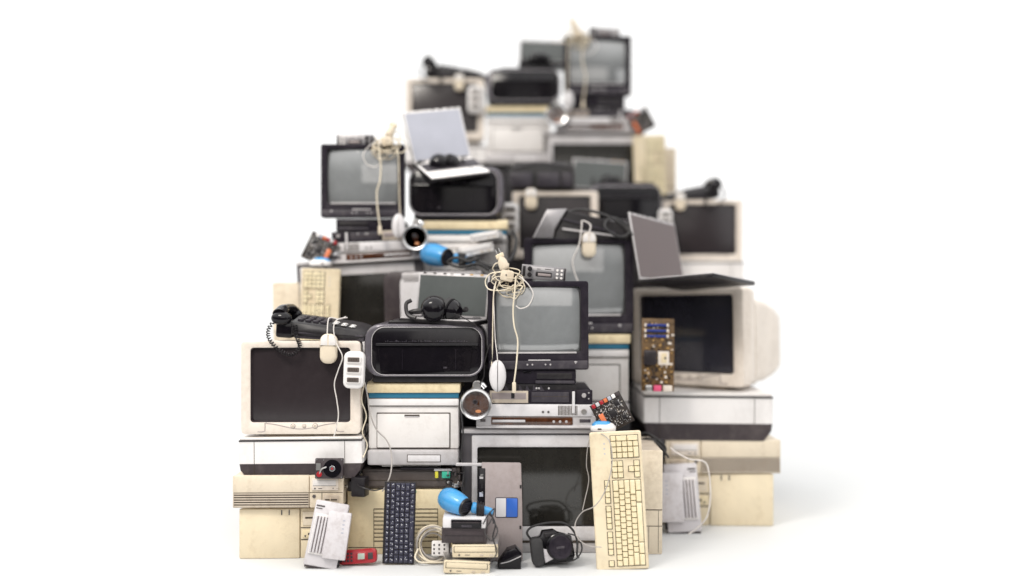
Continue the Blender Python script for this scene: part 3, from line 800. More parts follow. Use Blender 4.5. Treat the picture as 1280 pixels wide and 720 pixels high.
def cable_coil():
    t = thing('extension_cable', 'cable')
    b = MB()
    for k in range(7):
        rr = .056 + random.uniform(-.012, .010); cx = random.uniform(-.008, .008); cz = .062 + random.uniform(-.008, .008); ph = random.random() * 6
        P = [(cx + rr * .95 * math.cos(a * PI / 8 + ph), .006 + .006 * k * .5 + .004 * math.sin(a + k), cz + rr * 1.02 * math.sin(a * PI / 8 + ph) * (.9 if k % 2 else 1)) for a in range(16)]
        b.tube(P, .0032, cabw if k % 3 else cabg, seg=7, smooth=4, closed=True)
    b.tube([(-.052, .0, .05), (-.062, -.01, .022), (-.045, -.015, .006), (-.01, -.01, .004), (.04, .0, .004), (.07, .01, .012)], .0032, cabw, seg=7)
    b.build('cord', cabw, t)
    b = MB(); b.box(-.004, .058, -.014, .012, .026, .078, offwhite, bev=.005)
    for c in range(3):
        for r in range(3): b.box(.002 + c * .018, .008 + c * .018, -.0155, -.013, .033 + r * .014, .040 + r * .014, markd, bev=.001)
    b.build('socket_block', offwhite, t)
    b = MB(); b.box(.060, .10, -.008, .02, .034, .056, offwhite, bev=.006); b.build('plug', offwhite, t)
    return t

def palm_rest_laptop():
    """half a notebook standing on end"""
    t = thing('notebook_computer', 'laptop'); t['group'] = 'taupe notebooks standing on end'
    W, H = .15, .35
    b = MB(); b.prism_xz([(-W / 2, 0.004), (W / 2 - .006, 0), (W / 2, .01), (W / 2 - .002, H * .55), (W / 2 - .008, H - .004), (W / 2 - .014, H), (-W / 2, H)], 0, .022, taupe, bev=.003); b.build('palm_rest', taupe, t)
    b = MB(); b.box(-W / 2 - .0, W / 2 - .008, .022, .038, .004, H - .006, black, bev=.004); b.build('lower_case', black, t)
    b = MB(); b.prism_xz(rrect(.082, .072, .006, 5, .016, H * .545), -.0012, .001, slate2, bev=.0004); b.build('touchpad_rim', slate2, t)
    b = MB(); b.prism_xz(rrect(.036, .066, .003, 4, -.004, H * .545), -.003, .001, greyl, bev=.0005); b.build('touchpad', greyl, t)
    b = MB(); b.prism_xz(rrect(.040, .066, .003, 4, .035, H * .545), -.003, .001, bluel, bev=.0005); b.build('blue_sticker', bluel, t)
    b = MB(); b.box(-W / 2 - .012, -W / 2 + .014, -.002, .03, .0, H - .02, gloss, bev=.003)
    for k in range(12):
        z = .02 + random.random() * (H - .07); b.box(-W / 2 - .008 + random.random() * .01, -W / 2 + .006, -.004, 0, z, z + .006 + random.random() * .01, random.choice([silver, lcdb, steel, black]))
    b.build('connector_edge', gloss, t)
    b = MB(); b.box(-W / 2 - .095, -W / 2 + .06, .002, .016, H - .014, H - .002, silver, bev=.004); b.build('hinge_bar', silver, t)
    for z in (H * .33, H * .74):
        b = MB(); b.box(W / 2 - .012, W / 2 - .006, -.002, .002, z, z + .012, black); b.build('rubber_bumper', black, t)
    return t

def camera_thing():
    t = thing('bridge_camera', 'camera')
    W, H = .15, .115
    b = MB(); b.prism_xz([(-W / 2 + .01, 0), (W / 2 - .01, 0), (W / 2, .02), (W / 2 - .005, H * .75), (W / 2 - .03, H * .84), (.025, H * .9), (.01, H), (-.03, H), (-.04, H * .86), (-W / 2 + .01, H * .80), (-W / 2, .02)], 0.01, .07, gloss, bev=.008); b.build('body', gloss, t)
    b = MB(); b.prism_xz(rrect(.042, H * .82, .014, 6, -W / 2 + .018, H * .42), -.016, .06, soft, bev=.006); b.build('grip', soft, t)
    b = MB(); b.lathe([(.046, .012), (.048, .0), (.047, -.012), (.044, -.014), (.043, -.030), (.041, -.032)], gloss, 36, 'y', (.022, 0, H * .50)); b.build('lens_barrel', gloss, t)
    b = MB(); b.lathe([(.040, -.030), (.0405, -.036), (.038, -.0385), (.030, -.037), (.0295, -.0355), (.0, -.0355)], slate, 36, 'y', (.022, 0, H * .50))
    b.box(.008, .036, -.038, -.035, H * .5 - .004, H * .5 + .004, slate2, bev=.001); b.build('lens_cap', slate, t)
    b = MB(); b.box(-.028, .012, -.006, .012, H * .80, H * .97, black, bev=.005); b.build('flash_housing', black, t)
    b = MB(); b.prism_xz([(-.034, .008), (.012, .024), (-.016, .05), (-.040, .058)], -.008, .01, lilac, bev=.002); b.build('badge_plate', steel, t)
    b = MB(); b.tube([(-W / 2 + .002, .03, H * .78), (-.085, .02, H * 1.0), (-.065, .02, H * 1.16), (-.01, .02, H * 1.22), (.05, .02, H * 1.15), (.082, .025, H * .85), (.088, .02, H * .5), (.08, .0, H * .2), (.084, .0, .01)], .004, soft, seg=6)
    b.tube([(.06, .03, H * .82), (.09, .01, H * .7), (.10, -.0, H * .35), (.075, -.01, .01), (.04, -.012, .004)], .0028, soft, seg=6)
    b.build('neck_strap', soft, t)
    return t

def circuit_board(W=.12, H=.12, mat=pcb, seed=3):
    t = thing('circuit_board', 'circuit board'); t['group'] = 'small dark circuit boards'
    rnd = random.Random(seed)
    b = MB(); b.box(-W / 2, W / 2, 0, .003, 0, H, mat, bev=.0006); b.build('board', mat, t)
    b = MB()
    for k in range(420):
        x = rnd.uniform(-W / 2 + .004, W / 2 - .008); z = rnd.uniform(.004, H - .02); s1 = rnd.uniform(.0008, .006); s2 = rnd.uniform(.0008, .003)
        if rnd.random() < .5: s1, s2 = s2, s1
        b.box(x, x + s1, -rnd.uniform(.001, .004), .001, z, z + s2, rnd.choice([greyl, black, black, bone, pcb, greyl, steel]))
    b.build('components', steel, t, )
    for (x, z, s_) in ((-.01, .045, .026), (.022, .075, .018), (.025, .02, .016)):
        b = MB(); b.box(x, x + s_, -.006, 0, z, z + s_, black, bev=.001)
        for q in range(8): b.box(x - .002, x + s_ + .002, -.0015, 0, z + .002 + q * s_ / 9, z + .003 + q * s_ / 9, steel)
        b.build('chip', black, t)
    b = MB(); b.box(-W / 2 + .012, -W / 2 + .030, -.014, 0, .006, .076, orange, bev=.001); b.box(-W / 2 + .018, -W / 2 + .022, -.0128, -.011, .01, .062, groove); b.build('slot', orange, t)
    for k in range(7):
        b = MB(); x = -W / 2 + .006 + k * .016; b.box(x, x + .013, -.012, .004, H - .016, H - .001, [redp, greyl, redp, orange, lcdb, whitep, darkbrown][k], bev=.0015); b.build('connector', redp, t)
    return t

def motherboard():
    t = thing('motherboard', 'circuit board')
    rnd = random.Random(5); W, H = .13, .29
    b = MB(); b.box(-W / 2, W / 2, 0, .003, 0, H, pcbb, bev=.0006); b.build('board', pcbb, t)
    b = MB()
    for k in range(240):
        x = rnd.uniform(-W / 2 + .004, W / 2 - .01); z = rnd.uniform(.004, H - .02); s1 = rnd.uniform(.002, .012); s2 = rnd.uniform(.002, .010)
        b.box(x, x + s1, -rnd.uniform(.001, .006), .001, z, z + s2, rnd.choice([gold, black, bone, pcbb, gold, darkbrown, black, pcb]))
    b.build('components', gold, t)
    for k in range(3):
        b = MB(); z = H * .74 + k * .022; b.box(-W * .36, W * .25, -.010, 0, z, z + .009, blueslot, bev=.001); b.box(-W * .42, -W * .37, -.012, 0, z - .002, z + .011, bone, bev=.001); b.box(W * .26, W * .32, -.012, 0, z - .002, z + .011, bone, bev=.001); b.build('memory_slot', blueslot, t)
    b = MB(); b.box(.0, W * .34, -.008, 0, H * .36, H * .55, bone, bev=.002); b.box(.012, W * .26, -.010, 0, H * .39, H * .52, yellow, bev=.002); b.box(.024, .032, -.011, 0, H * .44, H * .47, markd); b.build('processor_socket', bone, t)
    b = MB(); b.box(-W * .44, -W * .06, -.02, 0, H * .36, H * .56, darkbrown, bev=.003)
    for q in range(7): b.box(-W * .43, -W * .08, -.024, -.018, H * .37 + q * .0075, H * .373 + q * .0075, slate2)
    b.build('heat_sink', darkbrown, t)
    for (x, m, w_) in ((-.05, steel, .025), (-.018, pinkp, .03), (.02, bone, .035)):
        b = MB(); b.box(x, x + w_, -.022, 0, .0, .024, m, bev=.002); b.build('connector', m, t)
    return t

def dvd_player(W=.44, H=.05, D=.30):
    t = thing('disc_player', 'disc player'); t['group'] = 'slim silver disc players'
    b = MB(); b.box(-W / 2 + .01, W / 2 - .004, .01, D, .004, H - .004, silver, bev=.003); b.build('case', silver, t)
    b = MB(); b.prism_yz([(.012, H * .97), (-.002, H * .90), (-.004, H * .30), (-.012, H * .16), (-.012, H * .06), (.012, .002)], -W / 2, W / 2, silver, bev=.002)
    b.box(-W / 2 + .015, -W / 2 + .034, -.0052, 0, H * .52, H * .70, markd); b.box(W / 2 - .06, W / 2 - .02, -.0052, 0, H * .50, H * .72, slate2)
    b.build('front_panel', silver, t)
    b = MB(); b.box(-W / 2 + .055, W / 2 - .085, -.008, 0, H * .30, H * .88, inkbrown, bev=.003); b.build('display_window', inkbrown, t)
    b = MB(); b.box(-W / 2 + .06, -W / 2 + .18, -.0096, -.005, H * .50, H * .68, greyl, bev=.001); b.build('disc_tray', greyl, t)
    for k in range(3):
        b = MB(); b.cyl((W / 2 - .155 + k * .023, 0, H * .55), .005, -.010, -.006, silver, 12, bev=.001); b.build('button', silver, t)
    return t

def silver_pc(W=.394, H=.098, D=.34):
    t = thing('slim_computer', 'computer'); t['group'] = 'slim silver and black desktop computers'
    b = MB(); b.box(-W / 2 + .003, W / 2 - .003, .01, D, .002, H - .002, slate, bev=.003); b.build('case', slate, t)
    z = H * .46
    b = MB(); b.box(-W / 2, W / 2, -.006, .012, 0, z, silverl, bev=.004)
    for k in range(14): b.box(W * .21 + k * .0052 - .012, W * .21 + k * .0052 - .0092, -.0068, -.003, z * .12, z * .90, groove)
    b.build('lower_panel', silverl, t)
    b = MB(); b.box(-W * .34, W * .36, -.001, .012, z, H, slate, bev=.002); b.build('upper_panel', slate, t)
    b = MB(); b.box(-W * .46, -W * .10, -.004, .004, z + .004, H * .96, beige, bev=.002); b.box(-W * .44, -W * .12, -.0055, -.002, z + .018, H * .88, taupe, bev=.001); b.cyl((-W * .42, 0, z + .010), .002, -.006, -.003, markd, 10); b.build('optical_drive', cream, t)
    b = MB(); b.box(-W * .07, W * .28, -.003, .002, z + .008, H * .92, slate2, bev=.002); b.box(-W * .065, W * .275, -.0036, 0, z + .008 + .02, z + .0295, groove); b.build('drive_bay_cover', slate, t)
    b = MB(); b.box(W * .31, W * .335, -.009, 0, z * .3, H * .95, silverl, bev=.001); b.build('trim_bar', silverl, t)
    b = MB(); b.box(W * .35, W / 2, -.004, .012, z, H, slate, bev=.003); b.cyl((W * .42, 0, H * .80), .0085, -.008, -.003, silver, 20, bev=.001); b.cyl((W * .465, 0, H * .9), .0028, -.006, -.003, silver, 10); b.cyl((W * .465, 0, H * .68), .0028, -.006, -.003, silver, 10); b.build('power_button', silver, t)
    for dx in (.015, .035):
        b = MB(); b.cyl((dx, 0, z * .38), .0045, -.0075, -.004, markd, 14); b.build('audio_jack', markd, t)
    b = MB(); b.lathe([(.010, -.006), (.010, -.0085), (.008, -.0085), (.008, -.0065)], steel, 20, 'y', (W * .42, 0, z * .42)); b.build('badge', steel, t)
    return t

def black_pc(W=.30, H=.083, D=.33):
    t = thing('black_desktop_computer', 'computer'); t['group'] = 'black desktop computers under televisions'
    b = MB(); b.box(-W / 2 + .002, W / 2 - .002, .008, D, 0, H, slate, bev=.003); b.build('case', slate, t)
    b = MB(); b.box(-W / 2, W / 2, 0, .012, H * .36, H - .001, slate, bev=.003); b.build('front_panel', slate, t)
    b = MB(); b.box(W * .0, W * .47, -.004, .004, H * .55, H * .93, slate, bev=.002); b.box(W * .02, W * .45, -.005, -.002, H * .60, H * .84, black, bev=.001); b.build('drive_slot', black, t)
    b = MB(); b.box(W * .0, W * .48, -.008, .004, H * .38, H * .52, slate2, bev=.003); b.build('ledge', slate2, t)
    b = MB(); b.box(-W / 2, W / 2, .002, .012, 0, H * .34, black, bev=.002)
    for k in range(7): x = -W / 2 + .01 + k * .026; b.prism_xz([(x, .004), (x + .018, .004), (x + .004, H * .32)], -.002, .004, slate2)
    b.build('lower_vent', black, t)
    for dx in (.005, .014, .05):
        b = MB(); b.cyl((dx, 0, H * .17), .0036, -.004, .003, silver, 12); b.build('button', silver, t)
    b = MB(); b.prism_xz(rrect(.03, .007, .003, 4, -.03, H * .88), -.003, .002, gloss, bev=.001); b.build('latch', gloss, t)
    return t

def chrome_speaker():
    t = thing('round_speaker', 'speaker'); t['group'] = 'round chrome speakers'
    r = .058
    b = MB(); b.lathe([(.030, .075), (.050, .06), (.057, .03), (r, .0), (r, -.006), (r - .003, -.010), (r - .010, -.008), (r - .013, .004)], chrome, 40, 'y', (0, 0, r)); b.build('rim', chrome, t)
    b = MB(); b.lathe([(r - .012, .004), (.034, .012), (.018, .010), (.012, .004), (.0, .002)], inkbrown, 36, 'y', (0, 0, r)); b.build('cone', gloss, t)
    b = MB(); b.ell((.008, .008, r - .027), .019, .005, .010, copper, 18); b.build('painted_glint', copper, t)  # copper-coloured oval stands for a warm glint; nothing here glows
    b = MB(); b.lathe([(.009, .002), (.010, -.004), (.007, -.005), (.006, .0)], darkbrown, 18, 'y', (-.003, 0, r + .008)); b.cyl((-.003, 0, r + .008), .006, -.003, .002, black, 14); b.build('centre_ring', gold, t)
    b = MB(); b.tube([(-.012, .03, r * 2 - .01), (.004, .02, r * 2 + .008), (.022, .012, r * 2 + .012), (.034, .01, r * 2 + .0)], .011, chrome, seg=12); b.cyl((.004, .016, r * 2 + .010), .017, -.014, .016, steel, 20, bev=.003); b.build('bracket', chrome, t)
    return t

def car_radio():
    t = thing('car_radio', 'car radio'); t['group'] = 'car radios on television tops'
    W, H = .165, .052
    b = MB(); b.box(-W / 2 + .004, W / 2 - .004, .004, .10, .003, H - .003, black, bev=.002); b.build('case', black, t)
    b = MB(); b.box(-W / 2, W / 2, -.003, .006, 0, H, radio, bev=.002); b.box(-W * .3, W * .22, -.0042, 0, H * .66, H * .9, silver, bev=.001); b.build('front_panel', radio, t)
    b = MB(); b.box(-W / 2 + .004, -W / 2 + .014, -.005, 0, .008, H - .006, black, bev=.001); b.box(W / 2 - .008, W / 2 - .003, -.005, 0, .004, H - .004, black, bev=.001); b.build('side_grips', black, t)
    for z in (H * .30, H * .72):
        b = MB(); b.cyl((-W / 2 + .030, 0, z), .0085, -.013, -.002, black, 20, bev=.002); b.build('knob', black, t)
    b = MB(); b.box(-W * .18, W * .18, -.0045, 0, H * .22, H * .56, black, bev=.001); b.box(-W * .13, W * .16, -.0055, -.002, H * .28, H * .46, taupe, bev=.001); b.build('display', taupe, t)
    b = MB(); b.box(W * .02, W * .16, -.0045, 0, H * .74, H * .80, markd); b.box(-W * .16, -W * .08, -.0045, 0, H * .72, H * .77, markd); b.build('printed_marks', markd, t)
    for c in range(2):
        for r_ in range(3):
            b = MB(); b.cyl((W * .30 + c * .016, 0, H * .22 + r_ * .014), .0048, -.007, -.002, offwhite, 12, bev=.001); b.build('button', offwhite, t)
    return t

def cable_tangle(hang=True, seed=11):
    t = thing('tangled_cable', 'cable'); t['group'] = 'tangled ivory cables'
    rnd = random.Random(seed)
    b = MB()
    for k in range(9):
        cx, cz = rnd.uniform(-.025, .04), rnd.uniform(-.03, .025); rx, rz = rnd.uniform(.022, .062), rnd.uniform(.014, .045); ph = rnd.random() * 6; y0 = rnd.uniform(-.022, .02)
        P = [(cx + rx * math.cos(a * PI / 6 + ph) + rnd.uniform(-.012, .012), y0 + .012 * math.sin(a * 1.3 + k), cz + rz * math.sin(a * PI / 6 + ph) + rnd.uniform(-.006, .006) + (.01 if k < 5 else -.02)) for a in range(12)]
        b.tube(P, .0019 if k % 2 else .0024, cabw, seg=6, smooth=4, closed=True)
    if hang:
        b.tube([(.05, -.02, .02), (.085, -.03, -.01), (.105, -.034, -.045), (.088, -.036, -.085), (.055, -.036, -.098), (.035, -.034, -.088)], .0022, cabl, seg=6)
        b.tube([(.035, -.02, .02), (.03, -.036, -.04), (.024, -.038, -.10), (.028, -.038, -.16), (.042, -.038, -.21), (.040, -.038, -.27), (.034, -.038, -.325), (.028, -.038, -.365)], .0033, cabw, seg=7)
        b.tube([(-.045, -.01, .0), (-.055, -.034, -.05), (-.058, -.036, -.15), (-.060, -.036, -.26), (-.066, -.036, -.34)], .0024, cabw, seg=6)
    b.build('cord', cabw, t)
    b = MB(); M = Matrix.Translation((-.008, -.012, .045)) @ Matrix.Rotation(R(-24), 4, 'Y')
    b.lathe([(.016, 0), (.020, .006), (.019, .030), (.014, .042), (.012, .055)], cream2, 16, 'z', M=M); b.box(-.017, .017, -.012, .012, .045, .062, cream, bev=.004, M=M)
    b.build('plug', cream2, t)
    b = MB()
    for dx in (-.008, .006): b.cyl((dx, 0, 0), .002, .062, .082, steel, 8, axis='z', M=M)
    b.build('prongs', steel, t)
    b = MB(); b.box(-.032, .022, -.03, .01, .0, .042, cream2, bev=.009, M=Matrix.Rotation(R(12), 4, 'Y')); b.cyl((-.004, -.031, .024), .003, -.002, .002, markd, 10); b.build('adapter_block', cream2, t)
    if hang:
        b = MB(); b.box(.020, .036, -.046, -.032, -.405, -.365, cream2, bev=.004); b.build('cable_connector', cream2, t)
        b = MB(); b.box(.016, .030, -.044, -.034, -.425, -.405, black, bev=.002); b.build('socket_end', black, t)
    return t

def laptop(scrm=lcdg, framem=bone, W=.285, H=.21, tilt=12, Dp=.20):
    """open notebook: base lies flat with its front edge at y=0, lid stands at the rear"""
    t = thing('laptop', 'laptop')
    b = MB(); b.box(-W / 2, W / 2, 0, Dp, 0, .016, black, bev=.004); b.box(-W / 2 + .003, W / 2 - .003, .002, Dp - .002, .0125, .019, framem, bev=.003); b.build('base', framem, t)
    b = MB(); 
    for r_ in range(5):
        for c in range(14): b.box(-W / 2 + .015 + c * .0182, -W / 2 + .031 + c * .0182, .085 + r_ * .019, .101 + r_ * .019, .018, .021, slate2)
    b.build('keyboard', slate2, t)
    M = Matrix.Translation((0, Dp - .012, .018)) @ Matrix.Rotation(R(-tilt), 4, 'X')
    b = MB(); b.box(-W / 2, W / 2, .003, .010, 0, H, black, bev=.002, M=M); b.box(-W / 2 + .001, W / 2 - .001, -.002, .004, 0.001, H - .001, framem, bev=.0015, M=M)
    for k in range(7):
        x = -W / 2 + .02 + k * .037 + random.uniform(-.005, .005); b.box(x, x + .012, -.0035, 0, H - .006, H - .001, random.choice([markd, steel, gold]), M=M)
    o = b.build('lid', framem, t)
    b = MB(); b.box(-W / 2 + .008, W / 2 - .008, -.0035, 0, .010, H - .012, scrm, M=M); b.build('screen', scrm, o)
    for s in (-1, 1):
        b = MB(); b.cyl((s * W * .36, Dp - .01, .018), .007, -.015, .015, black, 12, axis='x'); b.build('hinge', black, t)
    return t

def headphones():
    t = thing('headphones', 'headphones'); t['group'] = 'black headphones on laptops'
    # left cup faces the camera, right cup turned away, band lies behind
    b = MB(); b.lathe([(.0, -.006), (.018, -.004), (.030, .004), (.037, .018), (.036, .030), (.030, .036)], gloss, 32, 'y', (-.01, 0, .04)); o = b.build('ear_cup', gloss, t)
    b = MB(); b.lathe([(.030, .030), (.040, .034), (.040, .046), (.028, .05)], soft, 28, 'y', (-.01, 0, .04)); b.build('cushion', soft, o)
    M = Matrix.Translation((.055, .035, .034)) @ Matrix.Rotation(R(62), 4, 'Z') @ Matrix.Rotation(R(12), 4, 'X')
    b = MB(); b.lathe([(.0, -.012), (.018, -.010), (.029, .0), (.034, .012), (.030, .02)], gloss, 28, 'y', M=M); o = b.build('ear_cup', gloss, t)
    b = MB(); b.lathe([(.026, .016), (.036, .020), (.036, .034), (.024, .038)], soft, 26, 'y', M=M); b.build('cushion', soft, o)
    b = MB(); b.tube([(-.045, .03, .035), (-.070, .03, .03), (-.088, .045, .022), (-.080, .09, .024), (-.03, .13, .03), (.035, .13, .034), (.078, .09, .04), (.082, .055, .045)], .0065, black, seg=8); b.tube([(-.06, .012, .012), (-.085, .02, .020), (-.092, .03, .05), (-.078, .035, .062)], .006, black, seg=8)
    b.build('headband', black, t)
    b = MB(); b.tube([(.05, .0, .03), (.075, -.01, .022), (.11, -.015, .004), (.135, -.012, -.012)], .0014, black, seg=5); b.build('cord', black, t)
    return t

def slot_unit():
    """silver sided wedge with black slotted front"""
    t = thing('document_scanner', 'scanner'); t['group'] = 'black document scanners'
    W = .34
    M = Matrix.Identity(4)
    b = MB(); b.prism_xz([(-W / 2, .0), (-W / 2 + .045, .100), (-W / 2 + .115, .105), (-W / 2 + .075, .03), (-W / 2 + .07, 0)], -.01, .16, radio, bev=.008); b.build('end_block', radio, t)
    b = MB(); b.prism_xz([(-W / 2 + .07, 0), (-W / 2 + .11, .10), (W / 2 - .04, .062), (W / 2, .042), (W / 2, 0)], 0, .17, black, bev=.008); b.build('body', black, t)
    for k in range(2):
        b = MB(); z = .020 + k * .034
        b.prism_xz([(-W / 2 + .10, z + .012), (-W / 2 + .10, z + .020), (W / 2 - .06, z * .35 + .014), (W / 2 - .06, z * .35 + .008)], -.006, .003, silver if k == 0 else slate2, bev=.001); b.build('slot_rail', slate2, t)
    b = MB(); b.ell((W * .25, .08, .055), .07, .07, .022, slate2, 18)
    for q in range(6): b.tube([(W * .12 + q * .014, .005, .052 - q * .002), (W * .14 + q * .014, .05, .078 - q * .002), (W * .16 + q * .014, .10, .075)], .0018, black, seg=5)
    b.build('paper_cover', slate2, t)
    return t

def bag():
    """black padded bag"""
    t = thing('equipment_bag', 'bag')
    b = MB(); 
    b.loft([[(p[0] + .004 * math.sin(q * 3 + i), .002 * i + y, p[1] + .004 * math.sin(q * 1.7 + i * 2)) for q, p in enumerate(rrect(.31 - i2, .135 - i2, .03, 7, 0, .068))] for i, (i2, y) in enumerate(((.05, 0), (.012, .01), (0, .04), (0, .12), (.03, .16)))], soft)
    b.build('pouch', soft, t)
    for x in (-.10, .03, .115):
        b = MB(); b.prism_xz(rrect(.105 if x < .1 else .05, .07, .012, 4, x, .05), -.010, .01, slate2, bev=.004); b.build('pocket', slate2, t)
    b = MB(); b.tube([(-.14, .0, .10), (-.05, -.006, .128), (.05, -.006, .126), (.14, .0, .10), (.15, .0, .03)], .004, tvgrey, seg=6); b.build('zip', tvgrey, t)
    return t

def plain_tower(W=.17, H=.382, D=.36):
    t = thing('upright_tower', 'computer'); t['group'] = 'narrow beige towers behind keyboards'
    b = MB(); b.box(-W / 2, W / 2, .008, D, 0, H - .002, beige, bev=.004); b.build('case', beige, t)
    b = MB(); b.box(-W / 2, W / 2, 0, .012, 0, H, cream2, bev=.005); b.box(-W / 2 + .002, W / 2 - .002, -.0008, .003, H * .425, H * .433, groove); b.box(-W / 2 + .002, W / 2 - .002, -.0008, .003, H * .27, H * .276, groove); b.box(W / 2 - .016, W / 2 - .0145, -.0008, .003, H * .02, H * .42, groove); b.box(W * .20, W * .208, -.0008, .003, H * .02, H * .27, groove); b.build('front_panel', cream2, t)
    b = MB(); b.cyl((W * .1, 0, H * .35), .008, -.004, .002, beige, bev=.001); b.build('power_button', beige, t)
    return t

def grey_box(W=.42, H=.36, D=.09):
    t = thing('flatbed_scanner', 'scanner')
    b = MB(); b.prism_xz(rrect(W, H, .035, 8, 0, H / 2), .0, D, darkbrown, bev=.008); b.build('body', darkbrown, t)
    b = MB(); b.prism_xz(rrect(W * .84, H * .97, .05, 8, W * .08, H * .50), -.014, .01, silverl, bev=.008); b.build('lid', silverl, t)
    b = MB(); b.box(-W * .32, W * .46, -.018, .02, H * .90, H * .985, silver, bev=.007); b.box(-W * .30, W * .45, -.0155, -.01, H * .885, H * .893, groove); b.build('lid_edge', silver, t)
    return t

def steel_case(W, H, D):
    t = thing('buried_case', 'computer'); t['group'] = 'dark cases buried inside the pile'
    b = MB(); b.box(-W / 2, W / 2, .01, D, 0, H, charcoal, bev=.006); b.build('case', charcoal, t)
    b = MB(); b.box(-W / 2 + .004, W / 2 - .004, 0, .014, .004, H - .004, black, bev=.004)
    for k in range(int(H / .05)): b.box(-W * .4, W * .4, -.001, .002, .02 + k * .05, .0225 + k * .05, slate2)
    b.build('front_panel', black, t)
    return t

def cable(name, pts, r, mat, label, D=None, cat='cable', group=None):
    """pts in (px, py, distance)"""
    P = [(X(p[0], p[2]), p[2], max(.004, Z(p[1], p[2]))) for p in pts]
    b = MB(); b.tube(P, r, mat, seg=7, smooth=8); o = b.build(name, mat)
    o['label'] = label; o['category'] = cat
    if group: o['group'] = group
    return o

# ================================================================== PLACEMENT
# ---- front left stack
D = 3.65
tower = put(tower_lying(), 365, None, D, 'cream tower lying on the floor under the left stack, plain door at its left end', yaw=2)
desk = put(desktop_vented(), 360, 635, D - .03, 'beige desktop computer with a striped vent, under the sharp white printer', yaw=1)
mfp = put(mfp_printer(), 376, 598, D - .01, 'white flat printer with a dark base under the front left beige monitor', roll=-.5)
crt = put(crt_monitor(), 376, 547, D, 'beige tube monitor with a dark blank screen, front left, under the desk telephone', yaw=1)
phone = put(desk_phone(), 398, 424.5, D + .01, 'shiny black desk telephone with a coiled cord hanging over the front left monitor', roll=3)
mouse_p = put(mouse(), 409.5, 455, D - .035, 'ivory two-button mouse hanging from the desk telephone over the sharp front monitor', roll=1)
strip = put(power_strip(), 441, 486, D - .06, 'white power strip with three sockets hanging between the front monitor and black printer', roll=2)
hdd = put(hard_disk(), 411, 598.5, D - .06, 'opened black hard disk standing on the beige desktop against the white printer', pitch=-6)
router = put(ribbed_router(), 399, 707, 3.50, 'white ribbed router leaning on the cream tower at the front left', roll=10, pitch=-12)
router.location.z = 0.008
rp = put(red_phone(), 447, None, 3.54, 'red cordless telephone lying beside the leaning white router', roll=-4, pitch=-12); rp.location.z = .008
ad = put(adapter(), 447, 621.5, 3.62, 'black power adapter lying between the hard disk and the navy keyboard', yaw=-14); 

# ---- middle left stack
D = 3.70
case = put(beige_case(), 500, None, D, 'yellowed computer case with slotted front standing behind the navy notebook keyboard', roll=0)
ink = put(open_inkjet(), 513, 612, D - .01, 'dark brown opened inkjet printer with yellow and green cartridges under the white laser printer')
las = put(laser_printer(), 517, 582, D - .01, 'white laser printer with blue stripe under the sharp black photo printer', sz=.99)
pho = put(black_printer(), 530, 478.5, D - .04, 'glossy black photo printer in a silver rim under the headphones, front centre left')
lap = put(laptop(framem=silver, W=.285, H=.172, tilt=8), 545, 405, D - .03, 'open laptop with grey-green broken panel on top of the front black photo printer', roll=2.5, yaw=-13)
hp = put(headphones(), 545, 404, D - .06, 'shiny black headphones lying on the front laptop with grey-green panel', roll=3, s=1.25)
nk = put(notebook_keyboard(), 497.5, 692.5, 3.555, 'dark navy notebook keyboard without case standing upright against the slotted cream case', pitch=-5, roll=1.2)
nk.location.z = .004

# ---- the small pile on the floor, centre
coil = put(cable_coil(), 541, 693, 3.56, 'ivory extension cable coiled beside the stacked disc drives on the floor', pitch=-8); coil.location.z = .006
o1 = put(optical_drive(), 583, None, 3.45, 'cream disc drive flat on the floor, lowest of the front stack of drives', roll=4, yaw=6)
o2 = put(copy_tree(o1), 594, None, 3.47, 'cream disc drive in the middle of the front stack, on the lowest drive', roll=-1, yaw=-3); o2.location.z = .051
fs = put(floppy_stack(), 580, None, 3.475, 'black drive with a silver upper deck under the sharp blue hair dryer', roll=.8); fs.location.z = .0975
hd = put(hair_dryer(), 578, None, 3.45, 'sky blue hair dryer lying on the black and silver drive in front', roll=4, s=.88); hd.location = (X(574, 3.5), 3.485, .184); hd.scale = (.8, .8, .8)
pl = put(palm_rest_laptop(), 627, None, 3.60, 'taupe notebook half with blue sticker standing before the big silver television', roll=.5, pitch=-6)
ba = MB(); ba.prism_xz([(-.042, 0), (.04, 0), (.042, .052), (.02, .075), (-.01, .065), (-.042, .02)], 0, .06, gloss, bev=.008); ba.tube([(-.03, -.002, .022), (.0, -.004, .03), (.04, -.003, .048)], .0016, silver, seg=5)
bo = ba.build('charging_cradle', gloss); bo['category'] = 'charger'; bo['label'] = 'small glossy black charging cradle on the floor in front of the taupe notebook'; bo.location = (X(637, 3.5), 3.50, 0)

# ---- centre stack
D = 3.73
tv = put(big_tv(), 672, None, D, 'big silver television with dark screen standing on the floor, front centre')
dvd = put(dvd_player(), 670, 536, D - .02, 'slim silver disc player on the front big television', roll=.2)
spc = put(silver_pc(), 673.5, 520.5, D - .02, 'slim silver and black computer above the front disc player', roll=.3)
bpc = put(black_pc(), 669, 490, D - .02, 'black desktop computer directly under the front black television', roll=.2)
btv = put(black_tv(), 673, 462.5, D - .03, 'black television with pale reflecting screen, front centre, under the sharp car radio', roll=-.3)
spk = put(chrome_speaker(), 595, 525, D - .07, 'round chrome speaker with a painted amber glint between the white laser printer and silver disc player')
om = put(oval_mouse(), 622, 490.5, D - .09, 'oval silver mouse with black stripe hanging beside the front black television')
rad = put(car_radio(), 679, 350.0, D - .01, 'silver car radio with two knobs on the front black television', roll=5)
tan = put(cable_tangle(), 634, 352.0, D - .035, 'ivory cable tangle with a plug spilling over the front black television', s=.9, sz=1.0)
